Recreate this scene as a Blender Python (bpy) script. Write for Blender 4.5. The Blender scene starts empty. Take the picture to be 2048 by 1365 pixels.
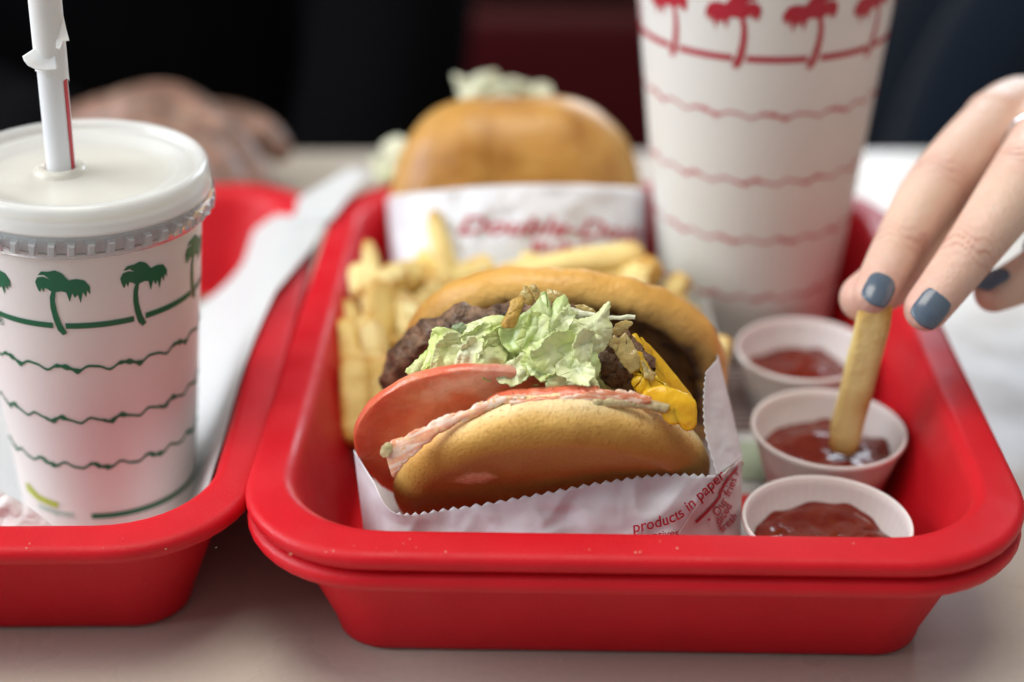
import bpy, bmesh, math, random
import numpy as np
from mathutils import Vector, Matrix, noise, geometry

# ------------------------------------------------------------------ camera, world, lights
sc = bpy.context.scene
COL = sc.collection
FPX = 3200.0
PITCH = math.radians(27.5)
CAM = Vector((0.0, -0.455, 0.305))
cd = bpy.data.cameras.new("camera")
cam = bpy.data.objects.new("camera", cd)
COL.objects.link(cam)
cam.location = CAM
cam.rotation_euler = (math.pi / 2 - PITCH, 0, 0)
cd.sensor_width = 36.0
cd.lens = 36.0 * FPX / 2048.0
cd.clip_start = 0.01
cd.clip_end = 50
cd.dof.use_dof = True
cd.dof.focus_distance = 0.462
cd.dof.aperture_fstop = 3.6
cd.dof.aperture_blades = 0
sc.camera = cam

w = bpy.data.worlds.new("World")
sc.world = w
w.use_nodes = True
w.node_tree.nodes["Background"].inputs[0].default_value = (0.95, 0.97, 1.0, 1)
w.node_tree.nodes["Background"].inputs[1].default_value = 0.27


def area(name, loc, target, size, sizey, power, color):
    ld = bpy.data.lights.new(name, 'AREA')
    ld.shape = 'RECTANGLE'
    ld.size = size
    ld.size_y = sizey
    ld.energy = power
    ld.color = color
    o = bpy.data.objects.new(name, ld)
    COL.objects.link(o)
    o.location = loc
    o.rotation_euler = (Vector(target) - Vector(loc)).to_track_quat('-Z', 'Y').to_euler()
    return o


# the shop's ceiling light and two windows
area("ceiling_light", (-0.15, -0.15, 1.9), (0, 0.05, 0), 1.1, 0.8, 25, (1.0, 0.93, 0.82))
area("window_light_left", (-1.75, -0.10, 0.95), (0, 0.05, 0.05), 1.5, 1.2, 48, (0.90, 0.95, 1.0))
area("window_light_back", (1.0, 2.6, 1.15), (0.1, 0.1, 0.0), 1.3, 1.1, 45, (0.80, 0.90, 1.0))

sc.view_settings.view_transform = 'Standard'
sc.view_settings.look = 'None'
sc.view_settings.exposure = -0.10
sc.view_settings.gamma = 1.0
sc.render.engine = 'CYCLES'
sc.cycles.use_denoising = True
sc.cycles.max_bounces = 8

# ------------------------------------------------------------------ helpers
R = random.Random(7)
_cp, _sp = math.cos(PITCH), math.sin(PITCH)


def at(px, py, k):
    """photo pixel + depth along the lens axis (metres) -> point of the place"""
    x = (px - 1024.0) / FPX
    y = (682.5 - py) / FPX
    return Vector((CAM.x + k * x, CAM.y + k * (_cp + y * _sp), CAM.z + k * (-_sp + y * _cp)))


def atz(px, py, z):
    v = at(px, py, 1.0) - CAM
    return CAM + v * ((z - CAM.z) / v.z)


def nz(x, y, z, oct=3):
    return noise.fractal(Vector((x, y, z)), 1.0, 2.0, oct)


def mesh(name, V, F, mat=None, parent=None, smooth=True, attr=None):
    me = bpy.data.meshes.new(name)
    me.from_pydata([tuple(v) for v in V], [], [tuple(f) for f in F])
    if mat is not None:
        me.materials.append(mat)
    if smooth:
        me.polygons.foreach_set("use_smooth", [True] * len(me.polygons))
    if attr is not None:
        a = me.color_attributes.new("tint", 'FLOAT_COLOR', 'POINT')
        arr = np.ones((len(V), 4), dtype=np.float32)
        arr[:, :3] = np.asarray(attr, dtype=np.float32)
        a.data.foreach_set("color", arr.ravel())
    me.update()
    o = bpy.data.objects.new(name, me)
    COL.objects.link(o)
    if parent is not None:
        o.parent = parent
    return o


def fix_normals(o):
    bm = bmesh.new()
    bm.from_mesh(o.data)
    bmesh.ops.recalc_face_normals(bm, faces=bm.faces)
    bm.to_mesh(o.data)
    bm.free()
    return o


def thing(name, label, cat, loc=(0, 0, 0), group=None):
    o = bpy.data.objects.new(name, None)
    o.empty_display_size = 0.01
    COL.objects.link(o)
    o.location = loc
    return tag(o, label, cat, group)


def tag(o, label=None, cat=None, group=None, kind=None):
    if label:
        o["label"] = label
    if cat:
        o["category"] = cat
    if group:
        o["group"] = group
    if kind:
        o["kind"] = kind
    return o


def grid_faces(nu, nv, closed_u=False, off=0):
    F = []
    for j in range(nv - 1):
        for i in range(nu if closed_u else nu - 1):
            a = off + j * nu + i
            b = off + j * nu + (i + 1) % nu
            F.append((a, b, b + nu, a + nu))
    return F


def solid(o, t, offset=0.0):
    m = o.modifiers.new("thickness", 'SOLIDIFY')
    m.thickness = t
    m.offset = offset
    return o


def subd(o, n=1):
    m = o.modifiers.new("smooth", 'SUBSURF')
    m.levels = n
    m.render_levels = n
    return o


def lathe(profile, seg=64, cap0=False, cap1=False, c=(0, 0)):
    V, F = [], []
    for (r, z) in profile:
        for i in range(seg):
            a = 2 * math.pi * i / seg
            V.append((c[0] + r * math.cos(a), c[1] + r * math.sin(a), z))
    F = grid_faces(seg, len(profile), True)
    if cap0:
        F.append(tuple(range(seg))[::-1])
    if cap1:
        n = len(V)
        F.append(tuple(range(n - seg, n)))
    return V, F


def catmull(P, t):
    n = len(P)
    i = min(int(t), n - 2)
    f = t - i
    p0 = P[max(i - 1, 0)]
    p1, p2 = P[i], P[i + 1]
    p3 = P[min(i + 2, n - 1)]
    return 0.5 * ((2 * p1) + (p2 - p0) * f + (2 * p0 - 5 * p1 + 4 * p2 - p3) * f * f + (3 * p1 - p0 - 3 * p2 + p3) * f ** 3)


def tube(pts, radii, seg=20, sub=6, flat=1.0, up=None):
    """round-ended tube through points with a radius at each"""
    P = [np.array(p, float) for p in pts]
    Rr = [np.array([r]) for r in radii]
    C, RR = [], []
    n = (len(P) - 1) * sub
    for i in range(n + 1):
        t = i / sub
        C.append(catmull(P, t))
        RR.append(float(catmull(Rr, t)[0]))
    T = [C[min(i + 1, n)] - C[max(i - 1, 0)] for i in range(n + 1)]
    T = [t / np.linalg.norm(t) for t in T]
    rings = []
    for k in range(5, 0, -1):
        a = k / 5.5 * math.pi / 2
        rings.append((C[0] - T[0] * RR[0] * math.sin(a), RR[0] * math.cos(a), T[0]))
    for i in range(n + 1):
        rings.append((C[i], RR[i], T[i]))
    for k in range(1, 6):
        a = k / 5.5 * math.pi / 2
        rings.append((C[n] + T[n] * RR[n] * math.sin(a), RR[n] * math.cos(a), T[n]))
    ref = np.array(up if up is not None else (0, 0, 1.0), float)
    V = []
    for (c, r, t) in rings:
        x = np.cross(t, ref)
        if np.linalg.norm(x) < 1e-3:
            x = np.cross(t, np.array([1.0, 0, 0]))
        x = x / np.linalg.norm(x)
        y = np.cross(x, t)
        for i in range(seg):
            a = 2 * math.pi * i / seg
            V.append(c + x * r * math.cos(a) + y * r * math.sin(a) * flat)
    F = grid_faces(seg, len(rings), True)
    F.append(tuple(range(seg))[::-1])
    F.append(tuple(range(len(V) - seg, len(V))))
    return V, F


def join(parts):
    V, F = [], []
    for v, f in parts:
        o = len(V)
        V += [tuple(p) for p in v]
        F += [tuple(i + o for i in q) for q in f]
    return V, F


def remeshed(name, parts, mat, parent, voxel, iters=6, post=None, tint=None):
    """fuse overlapping closed pieces into one continuous skin"""
    V, F = join(parts)
    me = bpy.data.meshes.new(name)
    me.from_pydata(V, [], F)
    tmp = bpy.data.objects.new(name + "_source", me)
    COL.objects.link(tmp)
    fix_normals(tmp)
    m = tmp.modifiers.new("r", 'REMESH')
    m.mode = 'VOXEL'
    m.voxel_size = voxel
    s = tmp.modifiers.new("s", 'SMOOTH')
    s.factor = 0.5
    s.iterations = iters
    dg = bpy.context.evaluated_depsgraph_get()
    out = bpy.data.meshes.new_from_object(tmp.evaluated_get(dg))
    bpy.data.objects.remove(tmp)
    bpy.data.meshes.remove(me)
    n = len(out.vertices)
    co = np.empty(n * 3, np.float32)
    out.vertices.foreach_get("co", co)
    co = co.reshape(-1, 3)
    no = np.empty(n * 3, np.float32)
    out.vertices.foreach_get("normal", no)
    no = no.reshape(-1, 3)
    if post is not None:
        co = post(co, no)
        out.vertices.foreach_set("co", co.astype(np.float32).ravel())
    if tint is not None:
        a = out.color_attributes.new("tint", 'FLOAT_COLOR', 'POINT')
        arr = np.ones((n, 4), np.float32)
        arr[:, :3] = tint(co, no)
        a.data.foreach_set("color", arr.ravel())
    out.polygons.foreach_set("use_smooth", [True] * len(out.polygons))
    out.materials.clear()
    out.materials.append(mat)
    out.name = name
    out.update()
    o = bpy.data.objects.new(name, out)
    COL.objects.link(o)
    if parent is not None:
        o.parent = parent
    return o


# ------------------------------------------------------------------ materials
def M(name, color=(.5, .5, .5), tint=False, rough=.5, spec=.5, sss=0., sssr=(1, .5, .3), sscale=.003, coat=0.,
      bump=(), var=(), trans=0., ior=1.45, alpha=1., metal=0., sheen=0., coatr=.1, transl=0.):
    m = bpy.data.materials.new(name)
    m.use_nodes = True
    nt = m.node_tree
    p = nt.nodes["Principled BSDF"]
    L = nt.links.new
    p.inputs["Roughness"].default_value = rough
    p.inputs["Specular IOR Level"].default_value = spec
    p.inputs["Metallic"].default_value = metal
    p.inputs["IOR"].default_value = ior
    p.inputs["Transmission Weight"].default_value = trans
    p.inputs["Alpha"].default_value = alpha
    p.inputs["Coat Weight"].default_value = coat
    p.inputs["Coat Roughness"].default_value = coatr
    p.inputs["Sheen Weight"].default_value = sheen
    if sss:
        p.inputs["Subsurface Weight"].default_value = sss
        p.inputs["Subsurface Radius"].default_value = sssr
        p.inputs["Subsurface Scale"].default_value = sscale
    tc = nt.nodes.new("ShaderNodeTexCoord")
    if tint:
        a = nt.nodes.new("ShaderNodeVertexColor")
        a.layer_name = "tint"
        cur = a.outputs[0]
    else:
        c = nt.nodes.new("ShaderNodeRGB")
        c.outputs[0].default_value = (*color, 1)
        cur = c.outputs[0]
    # var: (scale, detail, colour mixed in, lo, hi, amount)
    for (s, det, col, lo, hi, amt) in var:
        n = nt.nodes.new("ShaderNodeTexNoise")
        n.inputs["Scale"].default_value = s
        n.inputs["Detail"].default_value = det
        L(tc.outputs["Object"], n.inputs["Vector"])
        mr = nt.nodes.new("ShaderNodeMapRange")
        mr.inputs[1].default_value = lo
        mr.inputs[2].default_value = hi
        mr.inputs[4].default_value = amt
        L(n.outputs[0], mr.inputs[0])
        mx = nt.nodes.new("ShaderNodeMix")
        mx.data_type = 'RGBA'
        L(mr.outputs[0], mx.inputs[0])
        L(cur, mx.inputs[6])
        mx.inputs[7].default_value = (*col, 1)
        cur = mx.outputs[2]
    L(cur, p.inputs["Base Color"])
    prev = None
    for (s, det, dist, kind) in bump:
        if kind == 'v':
            n = nt.nodes.new("ShaderNodeTexVoronoi")
            n.inputs["Scale"].default_value = s
        else:
            n = nt.nodes.new("ShaderNodeTexNoise")
            n.inputs["Scale"].default_value = s
            n.inputs["Detail"].default_value = det
        L(tc.outputs["Object"], n.inputs["Vector"])
        b = nt.nodes.new("ShaderNodeBump")
        b.inputs["Distance"].default_value = dist
        b.inputs["Strength"].default_value = 1.0
        L(n.outputs[0], b.inputs["Height"])
        if prev:
            L(prev, b.inputs["Normal"])
        prev = b.outputs[0]
    if transl:
        t = nt.nodes.new("ShaderNodeBsdfTranslucent")
        L(cur, t.inputs["Color"])
        ms = nt.nodes.new("ShaderNodeMixShader")
        ms.inputs[0].default_value = transl
        L(p.outputs[0], ms.inputs[1])
        L(t.outputs[0], ms.inputs[2])
        L(ms.outputs[0], nt.nodes["Material Output"].inputs[0])
        if prev:
            L(prev, t.inputs["Normal"])
    if prev:
        L(prev, p.inputs["Normal"])
    return m


RED = M("red_plastic", (.60, .008, .017), rough=.5, spec=.32,
        var=[(60, 4, (.52, .007, .014), .4, .75, .6)], bump=[(1900, 2, .00014, 'n')])
TABLE = M("table_laminate", (.53, .475, .41), rough=.32, spec=.5, var=[(400, 3, (.48, .43, .37), .4, .7, .5), (9, 4, (.48, .42, .36), .5, .75, .6)])
TISSUE = M("napkin_tissue", (.82, .80, .82), rough=.8, sss=.4, sssr=(1, .8, .8), sscale=.003, bump=[(700, 2, .0001, 'n')])
PAPER = M("white_paper", (.60, .615, .62), rough=.6, sss=.25, sssr=(1, .9, .9), sscale=.002,
          bump=[(90, 3, .0012, 'n'), (600, 3, .0001, 'n')])
WAX = M("waxed_wrapper_paper", (.80, .82, .88), rough=.42, sss=.3, sssr=(1, .8, .8), sscale=.003,
        var=[(70, 4, (.70, .72, .78), .42, .62, .6)], bump=[(300, 3, .00012, 'n')])
WAXIN = M("printed_wrapper_paper", (.80, .76, .76), rough=.45, sss=.3, sssr=(1, .8, .8), sscale=.003,
          var=[(90, 3, (.72, .62, .63), .45, .65, .5)], bump=[(300, 3, .00012, 'n')])
CUPW = M("cup_paper", (.78, .79, .76), rough=.42, spec=.4, bump=[(900, 2, .00003, 'n')])
GREEN = M("green_print", (.005, .145, .068), rough=.45)
REDINK = M("red_print", (.45, .018, .04), rough=.5)
PINKINK = M("faded_red_print", (.55, .13, .15), rough=.5)
LIME = M("lime_print", (.42, .50, .05), rough=.5)
PALEGREEN = M("pale_green_print", (.35, .55, .45), rough=.5)
LID = M("translucent_lid", tint=True, rough=.18, spec=.6, alpha=.50,
        bump=[(45, 2, .0008, 'n')])
SKIRT = M("clear_lid_skirt", (.72, .78, .80), rough=.15, trans=.75, ior=1.12, spec=.6)
SHAKE = M("milky_drink", (.76, .68, .50), rough=.4, var=[(90, 4, (.84, .78, .64), .45, .7, .8), (260, 3, (.66, .56, .36), .58, .74, .6)], bump=[(120, 3, .0015, 'n')])
STRAWM = M("straw_plastic", (.82, .83, .86), rough=.35)
STRAWP = M("straw_paper", (.80, .81, .80), rough=.7, sss=.3, sscale=.001)
STRAWR = M("straw_red_stripe", (.55, .03, .05), rough=.4)
YEL = M("yellow_print", (.75, .55, .05), rough=.6)
SOUF = M("portion_cup_paper", (.80, .75, .74), rough=.55, sss=.3, sssr=(1, .7, .6), sscale=.003)
KETCH = M("ketchup", (.17, .016, .004), rough=.14, spec=.5, sss=.15, sssr=(1, .15, .05), sscale=.002,
          var=[(160, 3, (.13, .008, .004), .4, .65, .8)], bump=[(130, 2, .0016, 'n')])
FRY = M("fried_potato", tint=True, rough=.45, spec=.4, sss=.15, sssr=(1, .6, .2), sscale=.003,
        var=[(120, 4, (.72, .47, .11), .55, .78, .5), (700, 3, (.86, .72, .36), .55, .75, .4)],
        bump=[(600, 4, .0003, 'n'), (140, 3, .0008, 'n')])
BUN = M("bun_crust", tint=True, rough=.48, spec=.35, sss=.2, sssr=(1, .5, .2), sscale=.002,
        var=[(800, 3, (.42, .19, .04), .56, .70, .55), (150, 4, (.52, .26, .06), .54, .75, .35)],
        bump=[(1100, 3, .00028, 'n')])
CROWN = M("bun_glazed_crust", tint=True, rough=.36, spec=.45, coat=.12, coatr=.25, sss=.15, sssr=(1, .5, .2), sscale=.002,
          var=[(80, 4, (.55, .25, .05), .5, .75, .5), (300, 3, (.70, .42, .14), .55, .8, .4)],
          bump=[(520, 4, .0004, 'n'), (90, 2, .0009, 'n')])
MEAT = M("seared_beef", tint=True, rough=.42, spec=.5, coat=.15,
         var=[(240, 4, (.060, .028, .014), .50, .70, .6), (500, 3, (.30, .17, .095), .56, .75, .5)],
         bump=[(260, 3, .0022, 'n'), (700, 4, .0010, 'n')])
TOMF = M("tomato_flesh", tint=True, rough=.30, spec=.5, coat=.35, coatr=.15, sss=.35, sssr=(1, .25, .1), sscale=.004,
         var=[(60, 3, (.74, .14, .065), .45, .7, .5), (48, 5, (.90, .60, .50), .585, .68, .55), (30, 2, (.72, .15, .07), .5, .75, .4)],
         bump=[(350, 3, .0005, 'n')])
TOMS = M("tomato_edge", (.72, .17, .09), rough=.25, spec=.5, coat=.25, sss=.3, sssr=(1, .25, .1), sscale=.003,
         var=[(260, 4, (.78, .32, .20), .52, .68, .7)], bump=[(300, 3, .0005, 'n')])
MEATS = M("toasted_crumb", (.30, .16, .05), rough=.4, spec=.5, var=[(300, 4, (.04, .02, .01), .45, .65, .8)], bump=[(400, 4, .001, 'n')])
LETT = M("lettuce_flesh", tint=True, rough=.26, spec=.55, coat=.15, transl=.16,
         var=[(70, 3, (.90, .92, .70), .5, .7, .6), (40, 2, (.62, .78, .22), .52, .7, .4)],
         bump=[(160, 3, .0006, 'n'), (520, 2, .0002, 'n')])
CHEESE = M("melted_cheese", (.86, .50, .016), rough=.3, spec=.5, coat=.2, sss=.4, sssr=(1, .6, .1), sscale=.003,
           var=[(120, 3, (.62, .28, .01), .5, .75, .6)], bump=[(200, 2, .0007, 'n')])
SAUCE = M("pink_spread", tint=True, rough=.25, spec=.5, coat=.3, sss=.3, sscale=.002,
          bump=[(150, 3, .0004, 'n')])
ONION = M("grilled_onion", (.74, .56, .22), rough=.2, spec=.6, coat=.3, sss=.4, sscale=.002, trans=.25,
          var=[(200, 3, (.46, .28, .07), .5, .7, .7)], bump=[(220, 3, .001, 'n')])
PICK = M("pickle_flesh", (.60, .48, .27), rough=.3, var=[(300, 3, (.26, .25, .10), .45, .65, .7)], bump=[(300, 3, .0008, 'n')])
TOAST = M("toasted_chip", (.55, .34, .07), rough=.4, var=[(400, 3, (.33, .17, .03), .5, .65, .7)], bump=[(350, 3, .0008, 'n')])
SKIN = M("skin", tint=True, rough=.42, spec=.4, sss=.35, sssr=(1, .36, .2), sscale=.0035,
         var=[(75, 4, (.66, .36, .27), .48, .72, .5), (30, 2, (.74, .55, .42), .5, .7, .4), (420, 3, (.74, .54, .45), .55, .75, .4)], bump=[(900, 4, .00022, 'n'), (320, 3, .0004, 'n')])
POLISH = M("slate_nail_polish", (.10, .135, .185), rough=.24, spec=.5, coat=.3, coatr=.12,
           var=[(300, 3, (.06, .09, .15), .45, .7, .6)])
SILVER = M("silver", (.75, .75, .78), rough=.2, metal=1.0)
BLACKR = M("black_band", (.008, .008, .009), rough=.35)
BLACKC = M("black_cloth", (.0035, .0035, .0045), rough=.95, spec=.05, bump=[(500, 2, .0004, 'n')])
NAVYC = M("navy_knit", (.006, .010, .018), rough=.95, spec=.05, sheen=.1, bump=[(450, 2, .0006, 'n')])
VINYL_LIT = M("lit_red_vinyl", (.22, .035, .040), rough=.45, spec=.4)  # booth vinyl with window light painted in as a lighter colour
VINYL = M("dark_red_vinyl", (.075, .003, .006), rough=.5, spec=.3, bump=[(400, 2, .0002, 'n')])
def wear(m, scale, lo, hi):
    nt = m.node_tree
    n = nt.nodes.new("ShaderNodeTexNoise")
    n.inputs["Scale"].default_value = scale
    n.inputs["Detail"].default_value = 6
    tc = nt.nodes.new("ShaderNodeTexCoord")
    nt.links.new(tc.outputs["Object"], n.inputs["Vector"])
    mr = nt.nodes.new("ShaderNodeMapRange")
    mr.inputs[1].default_value, mr.inputs[2].default_value = .35, .7
    mr.inputs[3].default_value, mr.inputs[4].default_value = lo, hi
    nt.links.new(n.outputs[0], mr.inputs[0])
    nt.links.new(mr.outputs[0], nt.nodes["Principled BSDF"].inputs["Roughness"])


wear(RED, 45, .34, .60)
wear(TABLE, 25, .26, .42)
FLOORM = M("floor_tile", (.10, .07, .06), rough=.5)

# ------------------------------------------------------------------ the setting
# table top: a rounded slab, its far edge just behind the trays
def rounded_slab(x0, x1, y0, y1, z0, z1, rad, ed):
    def loop(ins, z):
        pts = []
        for cx, cy, a0 in ((x1 - rad, y1 - rad, 0), (x0 + rad, y1 - rad, 90), (x0 + rad, y0 + rad, 180), (x1 - rad, y0 + rad, 270)):
            for k in range(9):
                a = math.radians(a0 + k * 90 / 8)
                pts.append((cx + (rad - ins) * math.cos(a), cy + (rad - ins) * math.sin(a), z))
        return pts
    V, n = [], 36
    prof = [(ed, z0)] + [(ed - ed * math.sin(a), z0 + ed - ed * math.cos(a)) for a in (.5, 1.0, 1.57)] + \
           [(ed - ed * math.cos(a), z1 - ed + ed * math.sin(a)) for a in (0.01, .5, 1.0, 1.57)]
    for ins, z in prof:
        V += loop(ins, z)
    F = grid_faces(n, len(prof), True)
    F.append(tuple(range(n))[::-1])
    F.append(tuple(range(len(V) - n, len(V))))
    return V, F


tbl = thing("dining_table", "pale beige laminate dining table the red trays stand on", "table", (0, -0.15, -0.76))
V, F = rounded_slab(-.62, .62, -.36, .505, .728, .76, .03, .006)
mesh("tabletop", V, F, TABLE, tbl, smooth=False)
V, F = lathe([(.26, 0), (.26, .015), (.05, .03), (.04, .06), (.04, .728)], 32, True, True)
mesh("pedestal", V, F, BLACKR, tbl)
fl = mesh("floor", [(-2, -2, -.765), (2, -2, -.765), (2, 2.4, -.765), (-2, 2.4, -.765)], [(0, 1, 2, 3)], FLOORM)
tag(fl, kind="structure")

bs = thing("booth_seat", "dark red vinyl booth bench behind the table", "booth seat", (0, .75, -.765))
V, F = rounded_slab(-1.1, 1.1, -.24, .16, .30, .46, .04, .03)
mesh("seat_cushion", V, F, VINYL, bs)
V, F = rounded_slab(-1.1, 1.1, -.20, .16, .0, .298, .02, .01)
mesh("seat_base", V, F, VINYL, bs, smooth=False)
V, F = rounded_slab(-1.1, 1.1, .165, .27, .3, .69, .03, .03)
mesh("seat_back", V, F, VINYL, bs)
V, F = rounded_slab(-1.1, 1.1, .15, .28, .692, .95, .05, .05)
mesh("back_roll", V, F, VINYL_LIT, bs)


# ------------------------------------------------------------------ trays
def rr_loop(hx, hy, rad, z, per=10):
    pts = []
    for sx, sy, a0 in ((1, 1, 0), (-1, 1, 90), (-1, -1, 180), (1, -1, 270)):
        for k in range(per + 1):
            a = math.radians(a0 + 90 * k / per)
            pts.append((sx * (hx - rad) + rad * math.cos(a), sy * (hy - rad) + rad * math.sin(a), z))
        # straight edges carry two more points so that shading stays even
    return pts


def tray(name, label, loc, rz, H, hx=.1135, hy=.138):
    rim = .0112
    prof = []          # (inset from the outer rim edge, z, corner radius)
    prof += [(.0300, .0028, .022), (.0270, .0032, .024), (.0253, .0050, .025), (.0249, .0062, .025)]                 # inner floor fillet
    prof += [(.0148, H - .0052, .030), (.0143, H - .0036, .030), (.0132, H - .0014, .031), (.0118, H - .0003, .032), (.0106, H, .033)]
    prof += [(.0100, H - .00002, .0333), (.0028, H - .0006, .0372), (.0020, H - .0008, .0378), (.0008, H - .0014, .0388), (.0002, H - .0024, .0395), (.0, H - .0036, .040),
             (.0001, H - .0044, .040), (.0010, H - .0060, .039), (.0016, H - .0063, .038)]
    prof += [(.0036, H - .0066, .037), (.0040, H - .0072, .037), (.0095, H - .0076, .034), (.0106, H - .0084, .033), (.0109, H - .0098, .033)]
    prof += [(.0240, .0044, .018), (.0243, .0030, .017), (.0250, .0009, .016), (.0272, .0, .015)]
    V = []
    for ins, z, rad in prof:
        V += rr_loop(hx - ins, hy - ins, rad, z)
    n = 44
    F = grid_faces(n, len(prof), True)
    F.append(tuple(range(n)))
    F.append(tuple(range(len(V) - n, len(V)))[::-1])
    o = mesh(name, V, F, RED)
    o.location = loc
    o.rotation_euler[2] = rz
    fix_normals(o)
    m = o.modifiers.new("edges", 'EDGE_SPLIT')
    m.split_angle = math.radians(75)
    return o


YAW = math.radians(-1.3)
tag(tray("serving_tray", "red plastic tray directly under the tray that holds the burgers", (.0375, .040, .0005), YAW, .0455),
    cat="tray", group="red plastic trays")
tag(tray("serving_tray", "upper red plastic tray holding the burgers, fries and ketchup cups", (.0375, .040, .0074), YAW, .0455),
    cat="tray", group="red plastic trays")
tag(tray("serving_tray", "single red plastic tray holding the cup with green palm trees", (-.1905, .0515, .0005), math.radians(.6), .0470),
    cat="tray", group="red plastic trays")
trays = [x for x in COL.objects if x.name.startswith("serving_tray")]
for o, lab in zip(sorted(trays, key=lambda q: q.name),
                  ("red plastic tray nested underneath the tray that holds the burgers",
                   "upper red plastic tray holding the burgers, fries and ketchup cups",
                   "single red plastic tray holding the cup with green palm trees")):
    o["label"] = lab
FLOOR_R = .0114     # floor level inside the right-hand trays
FLOOR_L = .0042


# ------------------------------------------------------------------ generic soft sheets and outlines
def leaf(name, outline, k0, mat, parent, bulge=.004, crump=.002, seed=0, rings=12, thick=.0006, col=None, edge=None,
         cscale=70., kx=0., ky=0., dense=90, smooth_out=True, ridge=0., fold=None, ragged=0., crease=0.):
    """a thing-sized sheet with its own outline (traced), depth, bulge and crumple; star-shaped round its centre"""
    pts = [np.array(p, float) for p in outline]
    n0 = len(pts)
    if smooth_out:
        P = pts + [pts[0]]
        samp = []
        for i in range(n0):
            a, b, c, d = pts[i - 1], pts[i], pts[(i + 1) % n0], pts[(i + 2) % n0]
            m = max(2, dense // n0)
            for j in range(m):
                f = j / m
                q = 0.5 * ((2 * b) + (c - a) * f + (2 * a - 5 * b + 4 * c - d) * f * f + (3 * b - a - 3 * c + d) * f ** 3)
                samp.append(q)
    else:
        samp = []
        for i in range(n0):
            m = max(2, dense // n0)
            for j in range(m):
                samp.append(pts[i] + (pts[(i + 1) % n0] - pts[i]) * j / m)
    if ragged:
        samp = [q + ragged * np.array([nz(q[0] / 7, q[1] / 7, seed, 3), nz(q[0] / 7 + 50, q[1] / 7, seed, 3)]) for q in samp]
    cen = np.mean(samp, axis=0)
    n = len(samp)
    V, T = [], []
    def put(q, r):
        nn = nz(q[0] / cscale + seed * 7.3, q[1] / cscale, seed * 1.7, 4)
        rd = abs(nz(q[0] / cscale * .8 + 40 + seed, q[1] / cscale * .8, 3.1 + seed, 2))
        k = k0 - bulge * (1 - r ** 2.2) + crump * nn + ridge * rd + kx * (q[0] - cen[0]) + ky * (q[1] - cen[1])
        st = 0.
        if crease:
            wx, wy = nz(q[0] / 60 + seed, q[1] / 60, 1.5, 2) * 26, nz(q[0] / 60, q[1] / 60 + seed, 7.5, 2) * 26
            c1 = abs(noise.noise(Vector(((q[0] + wx) / 72 + seed * 3, (q[1] + wy) / 58, seed))))
            c2 = abs(noise.noise(Vector(((q[0] + wx) / 34 + seed * 5, (q[1] + wy) / 27, seed + 4))))
            k -= crease * (min(c1, .35) * 2.4 + min(c2, .3) * .5 - .5)
            st += .9 * math.exp(-(c1 / .06) ** 2) + .4 * math.exp(-(c2 / .06) ** 2) - .35
        if fold is not None:
            fa, wl, amp = fold
            c_, s_ = math.cos(math.radians(fa)), math.sin(math.radians(fa))
            al, ac = q[0] * c_ + q[1] * s_, -q[0] * s_ + q[1] * c_
            ph = 2 * math.pi * ac / wl + 3.2 * nz(al / 110 + seed, ac / 70, seed, 2)
            k -= amp * math.sin(ph) * (.55 + .45 * r) + amp * .4 * math.sin(2.7 * ph + seed)
            st += .7 * nz(al / 130 + seed, ac / 9, 2.0, 2) + .25 * math.sin(ph)
        V.append(at(q[0], q[1], k))
        if col is not None:
            m = min(1, max(0, .5 + nn * .6 + st * .8))
            e = np.array(edge if edge is not None else col)
            mixv = r ** 2 * .6 + .5 * (m - .5)
            mixv = min(1, max(0, mixv))
            T.append(np.array(col) * (1 - mixv) + e * mixv)
    put(cen, 0)
    for j in range(1, rings + 1):
        r = j / rings
        for i in range(n):
            put(cen + (samp[i] - cen) * r, r)
    F = [(0, 1 + i, 1 + (i + 1) % n) for i in range(n)]
    for j in range(rings - 1):
        for i in range(n):
            a = 1 + j * n + i
            b = 1 + j * n + (i + 1) % n
            F.append((a, a + n, b + n, b))
    o = mesh(name, V, F, mat, parent, attr=(T if col is not None else None))
    solid(o, thick, -1.0)
    return o


def strip(name, up, lo, k0, k1, mat, seed=0, nu=70, nv=12, puff=.0012, crump=.0005, thick=.0012, cscale=22., tint=None, wob=2.5):
    """long thin piece between an upper and a lower edge, puffed in the middle"""
    A, B = [np.array(p, float) for p in up], [np.array(p, float) for p in lo]
    V, T = [], []
    for j in range(nv):
        v = j / (nv - 1)
        for i in range(nu):
            u = i / (nu - 1)
            a, b = catmull(A, u * (len(A) - 1)), catmull(B, u * (len(B) - 1))
            q = a + (b - a) * v
            q = q + np.array([0, wob * nz(q[0] / 21, v * 2, seed, 4) * abs(2 * v - 1) ** 2])
            k = k0 + (k1 - k0) * u - puff * math.sin(math.pi * v) ** .6 + crump * nz(q[0] / cscale, q[1] / cscale, seed, 4)
            V.append(at(q[0], q[1], k))
            if tint is not None:
                T.append(tint(u, v, q))
    o = mesh(name, V, grid_faces(nu, nv), mat, attr=(T if tint is not None else None))
    solid(o, thick, -1)
    return o


def frame(t, yaw, roll):
    t, yaw, roll = math.radians(t), math.radians(yaw), math.radians(roll)
    a = Vector((math.sin(yaw) * math.cos(t), math.cos(yaw) * math.cos(t), math.sin(t)))
    x = Vector((math.cos(yaw), -math.sin(yaw), 0))
    b = a.cross(x)
    if b.z < 0:
        b = -b
    X = x * math.cos(roll) + b * math.sin(roll)
    B = -x * math.sin(roll) + b * math.cos(roll)
    return X, B, a


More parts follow.
